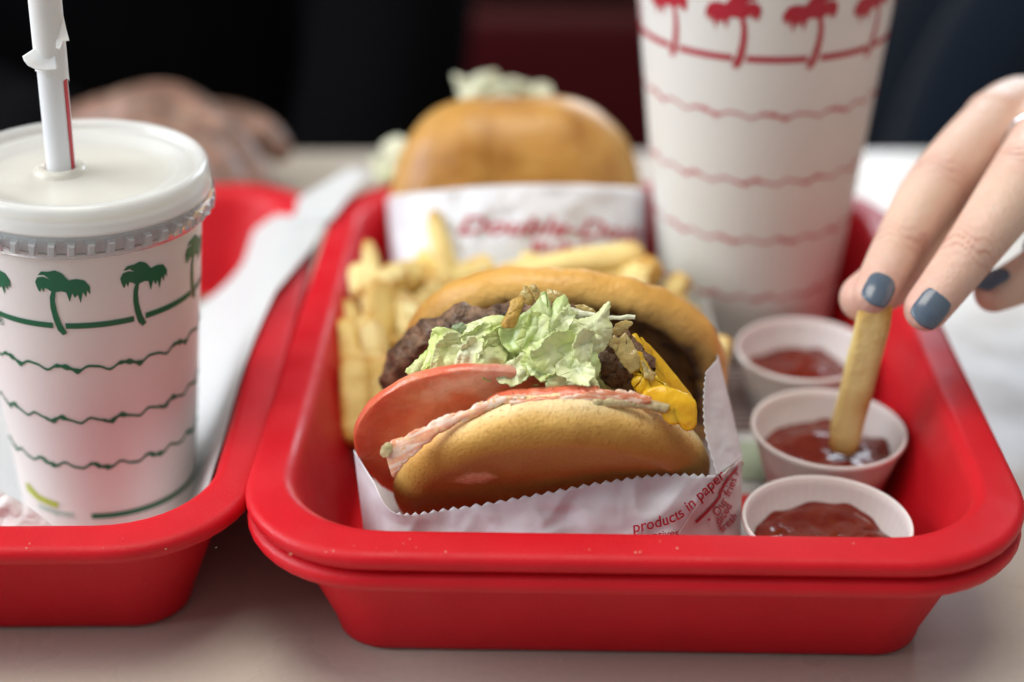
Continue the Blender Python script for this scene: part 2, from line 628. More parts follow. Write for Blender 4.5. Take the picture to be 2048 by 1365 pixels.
def rev(name, c, fr, prof, mat, parent, seg=120, deform=None, tint=None, cap0=True, cap1=True):
    """solid of revolution about an arbitrary frame; deform(theta, s, r, h)->(r, h); tint(theta, s, P)->rgb"""
    X, B, a = fr
    V, T = [], []
    n = len(prof)
    for j, (r, h) in enumerate(prof):
        s = j / (n - 1)
        for i in range(seg):
            th = 2 * math.pi * i / seg
            rr, hh = (r, h) if deform is None else deform(th, s, r, h)
            p = c + X * (rr * math.cos(th)) + B * (rr * math.sin(th)) + a * hh
            V.append(p)
            if tint is not None:
                T.append(tint(th, s, rr, hh))
    F = grid_faces(seg, n, True)
    F.append(tuple(range(seg))[::-1])
    F.append(tuple(range(len(V) - seg, len(V))))
    o = mesh(name, V, F, mat, parent, attr=(T if tint is not None else None))
    fix_normals(o)
    return o


def mix(a, b, f):
    f = min(1, max(0, f))
    return tuple(x * (1 - f) + y * f for x, y in zip(a, b))


def sstep(a, b, x):
    t = min(1, max(0, (x - a) / (b - a)))
    return t * t * (3 - 2 * t)


# ------------------------------------------------------------------ front burger
HB = at(1050, 960, .47)
burger = thing("hamburger", "front hamburger with tomato, lettuce and cheese bulging out of its paper", "hamburger", (HB.x, HB.y, FLOOR_R))
bpy.context.view_layer.update()
INV = Matrix.Translation(Vector((-HB.x, -HB.y, -FLOOR_R)))


def adopt(o, root):
    """keep world coordinates of a mesh built in world space under a thing that stands at its base"""
    o.parent = root
    o.matrix_parent_inverse = Matrix.Translation(-Vector(root.location))
    return o


# heel (bottom bun)
HF = frame(35, -3, 10.0)
HC = at(1105, 1004, .485)
prof = []
for k in range(0, 15):
    prof.append((.0385 * (k + .6) / 14.6, -.0002 - .0009 * math.cos(k / 14 * 3.14)))
for k in range(1, 9):
    a = k / 8 * math.pi / 2
    prof.append((.0385 + .0095 * math.sin(a), .0085 - .0085 * math.cos(a)))
for k in range(1, 8):
    prof.append((.0480 - .0014 * (k / 7) ** 2, .0085 + .0045 * k / 7))
for k in range(1, 7):
    a = k / 6 * math.pi / 2
    prof.append((.0466 - .005 * (1 - math.cos(a)), .013 + .0035 * math.sin(a)))
for k in range(1, 8):
    prof.append((.0416 * (1 - k / 7.3), .0165 + .0004 * math.sin(k)))


def heel_def(th, s, r, h):
    x = math.cos(th)
    f = .78 + .25 * sstep(-1.0, .4, x)
    n = nz(2.2 * math.cos(th), 2.2 * math.sin(th), h * 60, 3)
    rr = r * (1.0 + .018 * n) * (1 - .45 * sstep(.15, 1.0, -math.sin(th)))
    return rr, h * f + .0005 * nz(r * 90 * math.cos(th), r * 90 * math.sin(th), 1.0, 2) - .0018 * (r / .048) ** 2 * x * x


def heel_tint(th, s, r, h):
    n = nz(r * math.cos(th) * 70, r * math.sin(th) * 70, h * 90, 4)
    e = sstep(.0015, .0135, h + .0016 * n + .004 * (r - .047) / .01)
    c = mix((.52, .29, .065), (.77, .48, .145), sstep(0, .40, e + .08 * n))
    c = mix(c, (.92, .74, .42), sstep(.35, 1.0, e))
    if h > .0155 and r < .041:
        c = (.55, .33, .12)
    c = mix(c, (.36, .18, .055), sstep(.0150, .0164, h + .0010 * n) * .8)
    # pale flour patch on the bottom crust
    dx, dy = r * math.cos(th) + .0200, r * math.sin(th) - .0235
    d = (dx / .0060) ** 2 + (dy / .0036) ** 2
    if h < .012:
        c = mix((.95, .74, .42), c, sstep(.70, 1.2, d))
    return c


o = adopt(rev("bottom_bun", HC, HF, prof, BUN, None, 220, heel_def, heel_tint), burger)

# crown (top bun): open cut face towards the fillings, dome behind
CF = frame(17, 2, -4)
CC = at(1116, 797, .527)
prof = []
for k in range(0, 16):
    r = .041 * (k + .5) / 15.5
    prof.append((r * 1.02, .013 - .013 * (r / .041) ** 3))
for k in range(1, 12):
    a = math.pi * k / 11
    prof.append((.0467 - .0047 * math.cos(a) + .0012 * k / 11, -.0052 * math.sin(a) + .004 * k / 11))
for k in range(1, 16):
    a = k / 15.5 * math.pi / 2
    prof.append((.0526 * math.cos(a) ** .85, .004 + .017 * math.sin(a)))


def crown_def(th, s, r, h):
    n = nz(1.7 * math.cos(th) + 5, 1.7 * math.sin(th), h * 20, 3)
    n2 = nz(6 * math.cos(th) + 5, 6 * math.sin(th), h * 70, 3)
    return r * (1 + .022 * n + .010 * n2) * (1 + .045 * math.cos(th) ** 2 + .055 * math.sin(2 * th) ** 2 * (1 if math.sin(th) > 0 else 0)), h * (1 + .08 * n) + .0007 * n2


def crown_tint(th, s, r, h):
    n = nz(r * math.cos(th) * 60 + 9, r * math.sin(th) * 60, h * 40, 4)
    n2 = nz(r * math.cos(th) * 190 + 2, r * math.sin(th) * 190, 4, 3)
    if s < .37:
        c = mix((.74, .42, .12), (.46, .21, .045), .5 + n)
        # meat juice soaked into the toasted face, strongest towards the rim
        top = sstep(-.1, .6, math.sin(th))
        m = sstep(.028, .040, r + .004 * n) * (.0 + .85 * top)
        c = mix(c, (.035, .013, .008), m)
        return mix(c, (.04, .014, .008), sstep(.15, .35, n2) * sstep(.024, .03, r))
    q = sstep(.36, .66, s + .05 * n2)
    c = mix((.050, .016, .008), (.86, .55, .17), sstep(.43, .52, s + .05 * n2 + .045 * n))  # shade of the cavity painted dark along the rim's inner lip
    c = mix(c, (.80, .44, .10), sstep(.5, .62, s))
    return mix(c, (.56, .25, .042), sstep(.68, .95, s))


adopt(rev("top_bun", CC, CF, prof, CROWN, None, 200, crown_def, crown_tint), burger)


# patties: crumbly seared discs
def patty(c, fr, r0, th, seed, name="patty"):
    prof = [(r0 * .9 * (k + .5) / 8.5, 0) for k in range(9)]
    prof += [(r0 * .93 + r0 * .07 * math.sin(a), th / 2 - th / 2 * math.cos(a)) for a in np.linspace(.25, math.pi - .25, 12)]
    prof += [(r0 * .9 * (8.5 - k) / 8.5, th) for k in range(0, 9)]

    def df(t, s, r, h):
        n = nz(2.2 * math.cos(t) + seed, 2.2 * math.sin(t), h * 60, 2)
        m = nz(r * 150 * math.cos(t) + seed, r * 150 * math.sin(t), h * 150, 3)
        m2 = abs(nz(r * 110 * math.cos(t) + seed + 9, r * 110 * math.sin(t), h * 120, 2))
        return r * (1 + .05 * n) + .0016 * m - .0022 * m2, h + .0012 * m + .0010 * n

    def tn(t, s, r, h):
        m = nz(r * 220 * math.cos(t), r * 220 * math.sin(t) + seed, h * 240, 4)
        return mix((.085, .043, .022), (.33, .195, .115), .42 + 1.1 * m)
    return adopt(rev(name, c, fr, prof, MEAT, None, 260, df, tn), burger)


patty(at(1006, 790, .507), frame(24, -4, 4), .0385, .0095, 3)
patty(at(1140, 812, .495), frame(30, 6, -8), .0285, .0090, 11)

# tomato slices
def tomato(c, fr, r0, th, seed):
    prof = [(r0 * .985 * (k + .5) / 24.5, 0) for k in range(25)]
    prof += [(r0 * .985 + r0 * .015 * math.sin(a), th / 2 - th / 2 * math.cos(a)) for a in np.linspace(.3, math.pi - .3, 9)]
    prof += [(r0 * .985 * (10.5 - k) / 10.5, th) for k in range(0, 11)]

    def df(t, s, r, h):
        n = nz(1.3 * math.cos(t) + seed, 1.3 * math.sin(t), 0, 2)
        return r * (1 + .03 * n), h + .0006 * nz(r * 80 * math.cos(t), r * 80 * math.sin(t), seed, 2) + .0012 * (r / r0 * math.cos(t)) ** 2 + .00035 * nz(r * 330 * math.cos(t), r * 330 * math.sin(t), seed, 3)

    def tn(t, s, r, h):
        n = nz(r * 120 * math.cos(t), r * 120 * math.sin(t), seed, 3)
        c = mix((.80, .21, .11), (.86, .31, .17), .5 + n)
        return mix(c, (.70, .13, .07), sstep(r0 * .985, r0 * .999, r))
    return adopt(rev("tomato_slice", c, fr, prof, TOMF, None, 140, df, tn), burger)


tomato(at(931, 884, .4765), frame(21, -6, -10), .0330, .0030, 2)

# lettuce
LC, LE = (.82, .89, .43), (.68, .82, .22)
LW = (.88, .93, .58)
def lett(outline, k, seed, bulge=.005, crump=.0035, col=LC, edge=LE, cscale=75, thick=.00035, crease=.0013, ragged=2.4, **kw):
    o = leaf("lettuce_leaf", outline, k, LETT, None, bulge, crump, seed, 36, thick, col, edge, cscale, dense=230, crease=crease, ragged=ragged, **kw)
    return adopt(o, burger)


lett([(812, 745), (830, 725), (855, 700), (880, 690), (905, 700), (900, 735), (870, 750), (835, 755)], .4680, 1, .001, .0012, fold=(-60, 60, .0004))
lett([(862, 668), (868, 658), (880, 655), (905, 662), (935, 676), (980, 664), (1040, 655), (1095, 668), (1120, 700), (1118, 745), (1090, 765), (1040, 775),
      (960, 765), (890, 757), (845, 748), (856, 705)], .4625, 2, .0015, .0014, cscale=80, fold=(-74, 95, .0009), ky=-.00003)
lett([(905, 668), (920, 655), (935, 650), (960, 640), (985, 632), (1020, 636), (1060, 640), (1100, 660), (1080, 700), (1010, 705), (950, 700)], .4665, 3, .001, .0016, LC, LE, 70, fold=(-30, 80, .0007))
lett([(1000, 655), (1040, 632), (1066, 614), (1076, 600), (1086, 583), (1090, 584), (1097, 604), (1100, 628), (1110, 604), (1124, 594), (1132, 596), (1138, 612),
      (1139, 640), (1165, 660), (1185, 700), (1195, 745), (1178, 770), (1130, 775), (1080, 755), (1040, 720), (1005, 690)],
     .4590, 4, .003, .0016, (.66, .78, .36), (.56, .73, .20), 95, fold=(-52, 120, .0009), ky=-.00002)
lett([(1075, 690), (1110, 672), (1160, 668), (1190, 700), (1200, 740), (1180, 765), (1140, 758), (1100, 735)], .4560, 14, .0015, .0012, (.72, .82, .42), (.58, .74, .22), 80, fold=(-20, 90, .0006))
lett([(1128, 640), (1160, 640), (1192, 630), (1214, 607), (1219, 609), (1216, 634), (1223, 655), (1219, 685), (1197, 708), (1172, 718), (1152, 700), (1135, 668)],
     .4565, 5, .002, .0012, LW, LC, 70, fold=(-35, 80, .0007), kx=.00003)
lett([(1092, 770), (1110, 752), (1135, 744), (1165, 740), (1185, 750), (1194, 764), (1199, 780), (1192, 784), (1183, 776), (1174, 779), (1176, 786), (1140, 791), (1105, 788)], .4545, 6, .0015, .0010, LC, LW, 60, fold=(-15, 70, .0005))
lett([(1150, 715), (1175, 712), (1200, 735), (1222, 758), (1237, 775), (1242, 788), (1215, 782), (1180, 760)], .4680, 7, .001, .0008, LC, LW, 45, fold=(48, 40, .0004))
# torn pieces lying over one another, each with its own tilt and curl
def torn(cx, cy, rx, ry, rot, k, seed, kx, ky, curl, col=LC, edge=LE):
    pts, c_, s_ = [], math.cos(math.radians(rot)), math.sin(math.radians(rot))
    for i in range(22):
        a_ = 2 * math.pi * i / 22
        f = 1 + .30 * nz(1.1 * math.cos(a_) + seed, 1.1 * math.sin(a_), seed, 2) + .14 * nz(4 * math.cos(a_), 4 * math.sin(a_) + seed, 3, 2)
        x = rx * f * math.copysign(abs(math.cos(a_)) ** .75, math.cos(a_))
        y = ry * f * math.copysign(abs(math.sin(a_)) ** .75, math.sin(a_))
        pts.append((cx + x * c_ - y * s_, cy + x * s_ + y * c_))
    lett(pts, k, seed, -curl, .0010, col, edge, 80, kx=kx, ky=ky, fold=(rot, ry * 2.3, .00035), ragged=3.4, crease=.0018)


torn(892, 708, 46, 26, -68, .4595, 51, .00005, .00002, .0012, LC, LW)
torn(938, 722, 44, 24, -72, .4580, 52, -.00005, .00003, .0010, LW, LC)
torn(985, 712, 48, 30, -60, .4575, 53, .00006, -.00002, .0012, LC, LE)
torn(1032, 742, 40, 24, -40, .4565, 54, -.00004, -.00005, .0010, LW, LC)
torn(1010, 672, 44, 20, -20, .4590, 55, .00003, .00006, .0010, LC, LE)
torn(1070, 668, 46, 30, -70, .4545, 56, -.00006, .00002, .0015, (.78, .86, .44), LE)
torn(1112, 705, 52, 36, -35, .4525, 57, .00005, .00004, .0014, LC, (.62, .78, .24))
torn(1150, 742, 40, 24, 15, .4515, 58, -.00004, -.00006, .0012, LW, LC)
torn(1075, 735, 36, 22, 30, .4530, 59, .00003, -.00006, .0010, (.74, .82, .46), LE)
torn(1168, 690, 34, 22, -70, .4505, 60, .00008, .00002, .0012, LW, LC)
torn(955, 670, 30, 16, -25, .4600, 61, .00002, .00006, .0010, LC, LE)
torn(1130, 640, 28, 18, -60, .4535, 62, -.00005, .00004, .0010, LW, LC)
torn(868, 742, 26, 16, -40, .4605, 63, .00004, -.00003, .0008, LC, LE)
# long pale shreds
def shred(up, lo, k0, k1, seed):
    o = strip("lettuce_shred", up, lo, k0, k1, LETT, seed, 60, 7, .0003, .0006, .0003, 30)
    a_ = o.data.color_attributes.new("tint", 'FLOAT_COLOR', 'POINT')
    a_.data.foreach_set("color", [c for v in o.data.vertices for c in (.82, .84, .62, 1)])
    return adopt(o, burger)


shred([(1138, 615), (1160, 621), (1200, 630), (1232, 634), (1255, 631), (1271, 632)], [(1140, 624), (1158, 631), (1198, 637), (1230, 639), (1254, 638), (1270, 637)], .4590, .4560, 8)
shred([(1146, 632), (1168, 636), (1192, 641)], [(1144, 637), (1166, 642), (1188, 646)], .4600, .4590, 9)
lett([(905, 655), (925, 648), (930, 660), (915, 668)], .4655, 10, .001, .001, (.06, .16, .03), (.09, .2, .04), 30, crease=0)

# cheese, onion, chip, spread, pickle
def bit(name, mat, outline, k, seed, bulge=.003, crump=.001, thick=.002, cscale=50, col=None, **kw):
    return adopt(leaf(name, outline, k, mat, None, bulge, crump, seed, 9, thick, col, None, cscale, **kw), burger)


bit("cheese_slice", CHEESE, [(1262, 672), (1285, 690), (1325, 735), (1362, 780), (1385, 812), (1380, 828), (1350, 812), (1310, 770), (1275, 715)], .4710, 20, .001, .0006, .0020, kx=.00003)
bit("cheese_slice", CHEESE, [(1283, 793), (1300, 780), (1322, 778), (1352, 786), (1378, 800), (1389, 815), (1388, 850), (1378, 852), (1368, 836),
                             (1358, 824), (1350, 842), (1338, 838), (1330, 820), (1300, 806)], .4550, 21, .0012, .0004, .0020, ragged=1.5)
def onion(outline, k, seed):
    bit("onion_piece", ONION, outline, k, seed, .0003, .0004, .0004, 30, smooth_out=False, ragged=2.0, crease=.0004)


onion([(1228, 700), (1236, 682), (1250, 665), (1258, 676), (1268, 694), (1280, 716), (1278, 738), (1262, 748), (1248, 732), (1236, 716)], .4580, 22)
onion([(1036, 596), (1046, 580), (1050, 571), (1060, 582), (1070, 600), (1062, 612), (1044, 606)], .4665, 23)
onion([(1058, 574), (1063, 569), (1074, 576), (1088, 592), (1084, 606), (1072, 600)], .4660, 24)
onion([(1092, 588), (1096, 578), (1112, 584), (1134, 592), (1126, 606), (1104, 604)], .4665, 25)
onion([(1150, 612), (1168, 610), (1186, 620), (1198, 630), (1180, 640), (1160, 634)], .4690, 26)
onion([(1222, 668), (1232, 648), (1252, 640), (1266, 646), (1252, 660), (1238, 672)], .4600, 27)
bit("cheese_slice", CHEESE, [(1262, 712), (1274, 704), (1284, 722), (1298, 745), (1318, 768), (1336, 786), (1316, 794), (1285, 786), (1268, 770), (1278, 752), (1266, 736)], .4600, 45, .0008, .0010, .0012, ragged=4.0, crease=.001)
onion([(1215, 690), (1228, 672), (1240, 680), (1232, 700)], .4575, 43)
onion([(1283, 720), (1294, 738), (1312, 748), (1306, 762), (1290, 756)], .4570, 44)
bit("toasted_chip", TOAST, [(1028, 601), (1036, 597), (1047, 595), (1044, 610), (1038, 622), (1032, 640), (1027, 654), (1014, 655), (1005, 651), (1012, 640), (1019, 628), (1024, 612)], .4560, 28, .0006, .0006, .0009, smooth_out=False, ragged=1.5, crease=.001)
bit("meat_crumb", MEAT, [(1190, 700), (1225, 672), (1255, 690), (1290, 720), (1310, 750), (1300, 775), (1265, 780), (1235, 760), (1210, 735)], .4690, 29, .0025, .0028, .004, cscale=24,
    col=(.20, .11, .06), dense=80)
SA_U = [(770, 896), (800, 878), (850, 856), (900, 832), (940, 822), (985, 800), (1020, 794), (1050, 797)]
SA_L = [(786, 955), (806, 930), (838, 898), (880, 862), (930, 838), (980, 813), (1016, 801), (1050, 799)]


def smear_tint(u, v, q):
    n = nz(q[0] / 75 + 3, (q[1] + .44 * q[0]) / 9, 2, 3)
    n2 = nz(q[0] / 14, q[1] / 9, 8, 3)
    c = mix((.78, .36, .22), (.88, .69, .57), sstep(-.35, .30, n))
    return mix(c, (.80, .50, .27), sstep(.15, .4, n2))


adopt(strip("spread_smear", SA_U, SA_L, .4552, .4502, SAUCE, 30, 150, 22, .0004, .0005, .0008, 60, smear_tint, 8), burger)
adopt(strip("spread_smear", [(1020, 805), (1070, 801), (1120, 797), (1170, 788), (1205, 783), (1240, 782), (1275, 789), (1302, 797)],
            [(1020, 809), (1070, 807), (1120, 805), (1170, 804), (1205, 803), (1240, 803), (1275, 805), (1302, 804)], .4497, .4502, SAUCE, 31, 130, 12, .0002, .0004, .0008, 60,
            lambda u, v, q: mix((.70, .25, .13), (.84, .58, .45), sstep(-.2, .3, nz(q[0] / 40, q[1] / 6, 4, 4))), 7), burger)
adopt(strip("tomato_slice", [(985, 816), (1000, 806), (1020, 799), (1060, 795), (1110, 792), (1160, 789), (1200, 793)], [(985, 818), (1000, 818), (1020, 816), (1060, 814), (1110, 810), (1160, 804), (1200, 798)],
            .4560, .4530, TOMS, 35, 90, 8, .0012, .0004, .003), burger)
adopt(strip("pickle_slice", [(1185, 803), (1220, 797), (1260, 799), (1300, 805), (1338, 815)], [(1185, 811), (1220, 810), (1260, 811), (1300, 815), (1332, 822)], .4500, .4520, PICK, 36, 60, 6, .0005, .0004, .001), burger)

bit("pickle_slice", PICK, [(762, 908), (766, 894), (776, 886), (783, 890), (784, 902), (776, 912), (768, 914)], .4535, 32, .0002, .0004, .0012, smooth_out=False)


# ------------------------------------------------------------------ wrapper of the front burger
wrapper = thing("burger_wrapper", "white waxed paper with saw-tooth edge round the front hamburger", "wrapper", (HB.x, HB.y - .004, FLOOR_R))
COLS = [((708, 900, .482), (735, 1125, .486)), ((744, 958, .470), (765, 1125, .474)), ((790, 1025, .4655), (800, 1125, .470)),
        ((900, 1018, .4685), (905, 1125, .4690)), ((1050, 994, .4660), (1050, 1125, .4660)), ((1200, 966, .4650), (1200, 1125, .4655)),
        ((1330, 950, .4655), (1290, 1125, .4660)), ((1434, 950, .4665), (1316, 1125, .4670)),
        ((1460, 934, .475), (1405, 1125, .4760)), ((1484, 914, .487), (1478, 1125, .490)), ((1470, 905, .512), (1466, 1125, .518))]


def wrap_pt(u, v):
    T = [np.array(c[0]) for c in COLS]
    B = [np.array(c[1]) for c in COLS]
    a, b = catmull(T, u), catmull(B, u)
    p = a + (b - a) * v
    cr = .0010 * nz(p[0] / 90, p[1] / 60, 3, 2)
    for (ca, wl, am, sd) in ((.35, 95, .0034, 1.0), (-.8, 70, .0026, 5.0), (1.3, 55, .0018, 9.0)):
        q_ = p[0] * math.cos(ca) + p[1] * math.sin(ca)
        r_ = -p[0] * math.sin(ca) + p[1] * math.cos(ca)
        cr += am * min(abs(noise.noise(Vector((q_ / wl + sd, r_ / (wl * 2.4), sd)))), .4)
    cr = (cr - .0014) * min(1, .35 + v * 3)
    return p[0], p[1], p[2] + cr


def wrap_surface(u0, u1, nu, nv, jag=0.0, name="paper_sheet", mat=WAX, jag_from=0):
    V = []
    for j in range(nv):
        v = j / (nv - 1)
        for i in range(nu):
            u = u0 + (u1 - u0) * i / (nu - 1)
            x, y, k = wrap_pt(u, v)
            if jag and j == 0 and 2.0 < u < 6.8:
                y += jag * (1, 0, -1, 0)[i % 4] * (1 + .5 * nz(i * .37, 2, 2, 2))
            V.append(at(x, y, k))
    o = mesh(name, V, grid_faces(nu, nv), mat)
    solid(o, .00018, 0)
    return adopt(o, wrapper)


wrap_surface(0, 7, 180, 26, 3.4, "front_sheet", WAX)
wrap_surface(7, 10, 60, 26, 0, "printed_side", WAXIN)
# upright flap on the right with its saw-tooth edge
FL = [((1412, 744, .4730), (1436, 716, .494), (1428, 706, .520)), ((1407, 800, .4705), (1456, 795, .492), (1440, 790, .520)),
      ((1411, 870, .4680), (1470, 858, .490), (1455, 860, .517)), ((1434, 950, .4662), (1484, 914, .487), (1470, 905, .512))]
V = []
nu, nv = 26, 61
for j in range(nv):
    t = 3 * j / (nv - 1)
    row = [catmull([np.array(f[c]) for f in FL], t) for c in range(3)]
    for i in range(nu):
        p = catmull(row, 2 * i / (nu - 1))
        if i == 0:
            p = p + np.array([1.7 * (1, 0, -1, 0)[j % 4], 0, 0])
        p[2] += .0012 * nz(p[0] / 22, p[1] / 45, 5, 3) * min(1, i / 5)
        V.append(at(*p))
o = mesh("side_flap", V, grid_faces(nu, nv), WAX)
solid(o, .00018, 0)
adopt(o, wrapper)
# back sheet behind the crown, so that the pocket is closed
V = []
for j in range(8):
    for i in range(14):
        f, v = i / 13, j / 7
        V.append(at(745 + 690 * f, 860 - 60 * math.sin(f * 3.14) + 190 * v, .566 - .02 * v - .03 * abs(2 * f - 1) ** 2))
o = mesh("back_sheet", V, grid_faces(14, 8), WAX)
solid(o, .00018, 0)
adopt(o, wrapper)


def text_mesh(s, size=1.0, shear=0.0, bold=0.0, spacing=1.0):
    cu = bpy.data.curves.new("lettering", 'FONT')
    cu.body = s
    cu.size = size
    cu.shear = shear
    cu.offset = bold
    cu.space_character = spacing
    cu.resolution_u = 3
    ob = bpy.data.objects.new("lettering", cu)
    COL.objects.link(ob)
    dg = bpy.context.evaluated_depsgraph_get()
    me = bpy.data.meshes.new_from_object(ob.evaluated_get(dg))
    V = [v.co.copy() for v in me.vertices]
    F = [tuple(p.vertices) for p in me.polygons]
    bpy.data.objects.remove(ob)
    bpy.data.curves.remove(cu)
    bpy.data.meshes.remove(me)
    return V, F


# (px,py)->surface depth on the wrapper by nearest sample
SAMP = []
for a in range(141):
    for b in range(21):
        u, v = 3 + 7.0 * a / 140, b / 20
        SAMP.append(wrap_pt(u, v))
SAMP = np.array(SAMP)


def wrap_k(x, y):
    d = (SAMP[:, 0] - x) ** 2 + (SAMP[:, 1] - y) ** 2
    d[SAMP[:, 2] > .5] += 1e6
    i = np.argsort(d)[:4]
    wgt = 1 / (d[i] + .5)
    return float((SAMP[i, 2] * wgt).sum() / wgt.sum())


def path_text(s, path, size, name="lettering", bold=0.03, shear=0.15, spacing=1.0, mat=None):
    V, F = text_mesh(s, 1.0, shear, bold, spacing)
    P = [np.array(p, float) for p in path]
    seg = [np.linalg.norm(P[i + 1] - P[i]) for i in range(len(P) - 1)]
    out = []
    for v in V:
        d = v.x * size
        i = 0
        while i < len(seg) - 1 and d > seg[i]:
            d -= seg[i]
            i += 1
        t = (P[i + 1] - P[i]) / seg[i]
        nrm = np.array([t[1], -t[0]])
        q = P[i] + t * d + nrm * v.y * size
        out.append(at(q[0], q[1], wrap_k(q[0], q[1]) - .0009))
    o = mesh(name, out, F, mat or REDINK, smooth=False)
    return adopt(o, wrapper)


path_text("products in paper", [(1266, 1066), (1300, 1059), (1335, 1050), (1362, 1038), (1385, 1018), (1412, 992), (1440, 966)], 31, "lettering", .014, .12)
path_text("preservatives", [(1236, 1086), (1300, 1080), (1366, 1072)], 23, "lettering", .012, .12)
path_text("Our fries are", [(1436, 1035), (1450, 1012), (1464, 985), (1476, 955)], 23, "lettering", .012, .1)
path_text("diced", [(1440, 1052), (1456, 1028), (1472, 1000)], 22, "lettering", .012, .1)
path_text("fresh", [(1446, 1066), (1460, 1052), (1478, 1034)], 22, "lettering", .012, .1)
path_text("\u2022", [(1420, 1048), (1430, 1040)], 22, "lettering", .0, .0)


def path_band(pts, wpx, name, mat):
    V, F = [], []
    P = [np.array(p, float) for p in pts]
    n = (len(P) - 1) * 6
    for i in range(n + 1):
        q = catmull(P, i / 6)
        q2 = catmull(P, min(i / 6 + .05, len(P) - 1.0001)) - catmull(P, max(i / 6 - .05, 0))
        q2 = q2 / np.linalg.norm(q2)
        nn = np.array([-q2[1], q2[0]]) * wpx / 2
        for sgn in (-1, 1):
            r = q + nn * sgn
            V.append(at(r[0], r[1], wrap_k(r[0], r[1]) - .0008))
    F = [(2 * i, 2 * i + 1, 2 * i + 3, 2 * i + 2) for i in range(n)]
    return adopt(mesh(name, V, F, mat), wrapper)


path_band([(1392, 1045), (1418, 1020), (1438, 996), (1441, 985), (1455, 960), (1480, 930)], 6, "printed_line", REDINK)


# ------------------------------------------------------------------ back burger
BB = at(1030, 420, .64)
bb = thing("hamburger", "blurred hamburger behind the fries with its glossy crown facing the front", "hamburger", (BB.x, BB.y, FLOOR_R))
BF = frame(24, 180, 0)          # axis points at the viewer and down a little
prof = []
for k in range(1, 20):
    a = (1 - k / 19.5) * math.pi / 2
    prof.append((.0505 * math.cos(a) ** .62, .028 * math.sin(a) ** .85))
prof = prof + [(.0505, -.003), (.049, -.007), (.045, -.009), (.03, -.009), (.01, -.009)]
bc = at(1033, 395, .655)


def bb_def(th, s, r, h):
    n = nz(1.8 * math.cos(th) + 3, 1.8 * math.sin(th), h * 25, 3)
    x, y = r * math.cos(th), r * math.sin(th)
    r *= 1.02 - .21 * abs(math.sin(th)) ** 1.5 + .075 * (math.sin(2 * th)) ** 2
    g = .22 * (.0030 * math.exp(-((abs(x) - .010) / .0035) ** 2) * (1 if x < 0 else .0) + .0022 * math.exp(-((x + .030) / .004) ** 2) + .0022 * math.exp(-((x - .030) / .004) ** 2))
    return r * (1 + .02 * n), h - g * (1 if h > .002 else 0)


def bb_tint(th, s, r, h):
    n = nz(r * math.cos(th) * 50 + 3, r * math.sin(th) * 50, h * 40, 3)
    return mix(mix((.36, .15, .022), (.55, .28, .06), .5 + n), (.62, .36, .11), sstep(.038, .052, r))


adopt(rev("top_bun", bc, (Vector((1, 0, 0)), BF[1] if BF[1].z > 0 else -BF[1], BF[2]), prof, CROWN, None, 120, bb_def, bb_tint), bb)
prof2 = [(.010, -.036), (.03, -.036), (.036, -.035), (.041, -.030), (.042, -.024), (.039, -.021), (.03, -.021), (.01, -.021)]
adopt(rev("bottom_bun", bc, (Vector((1, 0, 0)), BF[1] if BF[1].z > 0 else -BF[1], BF[2]), prof2, BUN, None, 80, None,
          lambda th, s, r, h: (.5, .25, .06)), bb)
prof3 = [(.01, -.020), (.03, -.020), (.038, -.019), (.040, -.015), (.038, -.011), (.03, -.010), (.01, -.010)]
adopt(rev("patty", bc, (Vector((1, 0, 0)), BF[1] if BF[1].z > 0 else -BF[1], BF[2]), prof3, MEAT, None, 100,
          lambda th, s, r, h: (r * (1 + .04 * nz(4 * math.cos(th), 4 * math.sin(th), h * 90, 3)), h), lambda th, s, r, h: (.08, .04, .025)), bb)


def bbl(outline, k, seed, **kw):
    return adopt(leaf("lettuce_leaf", outline, k, LETT, None, .002, .004, seed, 12, .0007, (.80, .82, .60), (.86, .87, .72), 45, **kw), bb)


bbl([(905, 152), (922, 166), (940, 158), (960, 150), (992, 143), (1000, 158), (1028, 160), (1044, 172), (1020, 215), (960, 225), (925, 215), (918, 185)], .678, 41, crease=.003, ragged=4)
bbl([(1000, 168), (1030, 158), (1062, 170), (1092, 165), (1106, 188), (1100, 220), (1040, 228), (1005, 215)], .681, 42, crease=.003, ragged=4)
bbl([(930, 180), (965, 168), (1000, 176), (1010, 205), (960, 222), (928, 212)], .672, 45, crease=.003, ragged=4)
bbl([(765, 290), (800, 275), (830, 300), (815, 345), (785, 385), (762, 360), (778, 325)], .690, 43)
bbl([(742, 318), (775, 310), (790, 340), (775, 380), (752, 355)], .700, 44)

bw = thing("burger_wrapper", "white paper pocket with red script lettering round the blurred back hamburger", "wrapper", (BB.x, BB.y, FLOOR_R))
BCOL = [((774, 398, .660), (785, 600, .640)), ((786, 392, .636), (797, 600, .616)), ((850, 384, .6200), (850, 605, .606)), ((950, 374, .6110), (950, 605, .600)),
        ((1050, 370, .6080), (1050, 605, .598)), ((1150, 370, .6100), (1150, 605, .600)), ((1240, 374, .6190), (1230, 605, .606)), ((1284, 378, .634), (1268, 600, .618)),
        ((1296, 384, .660), (1280, 600, .640))]


def bw_pt(u, v):
    a, b = catmull([np.array(c[0]) for c in BCOL], u), catmull([np.array(c[1]) for c in BCOL], u)
    p = a + (b - a) * v
    p[2] += .0022 * nz(p[0] / 60, p[1] / 50, 6, 3)
    return p


V = []
for j in range(24):
    for i in range(90):
        V.append(at(*bw_pt(8 * i / 89, j / 23)))
o = mesh("front_sheet", V, grid_faces(90, 24), WAX)
solid(o, .00018, 0)
adopt(o, bw)


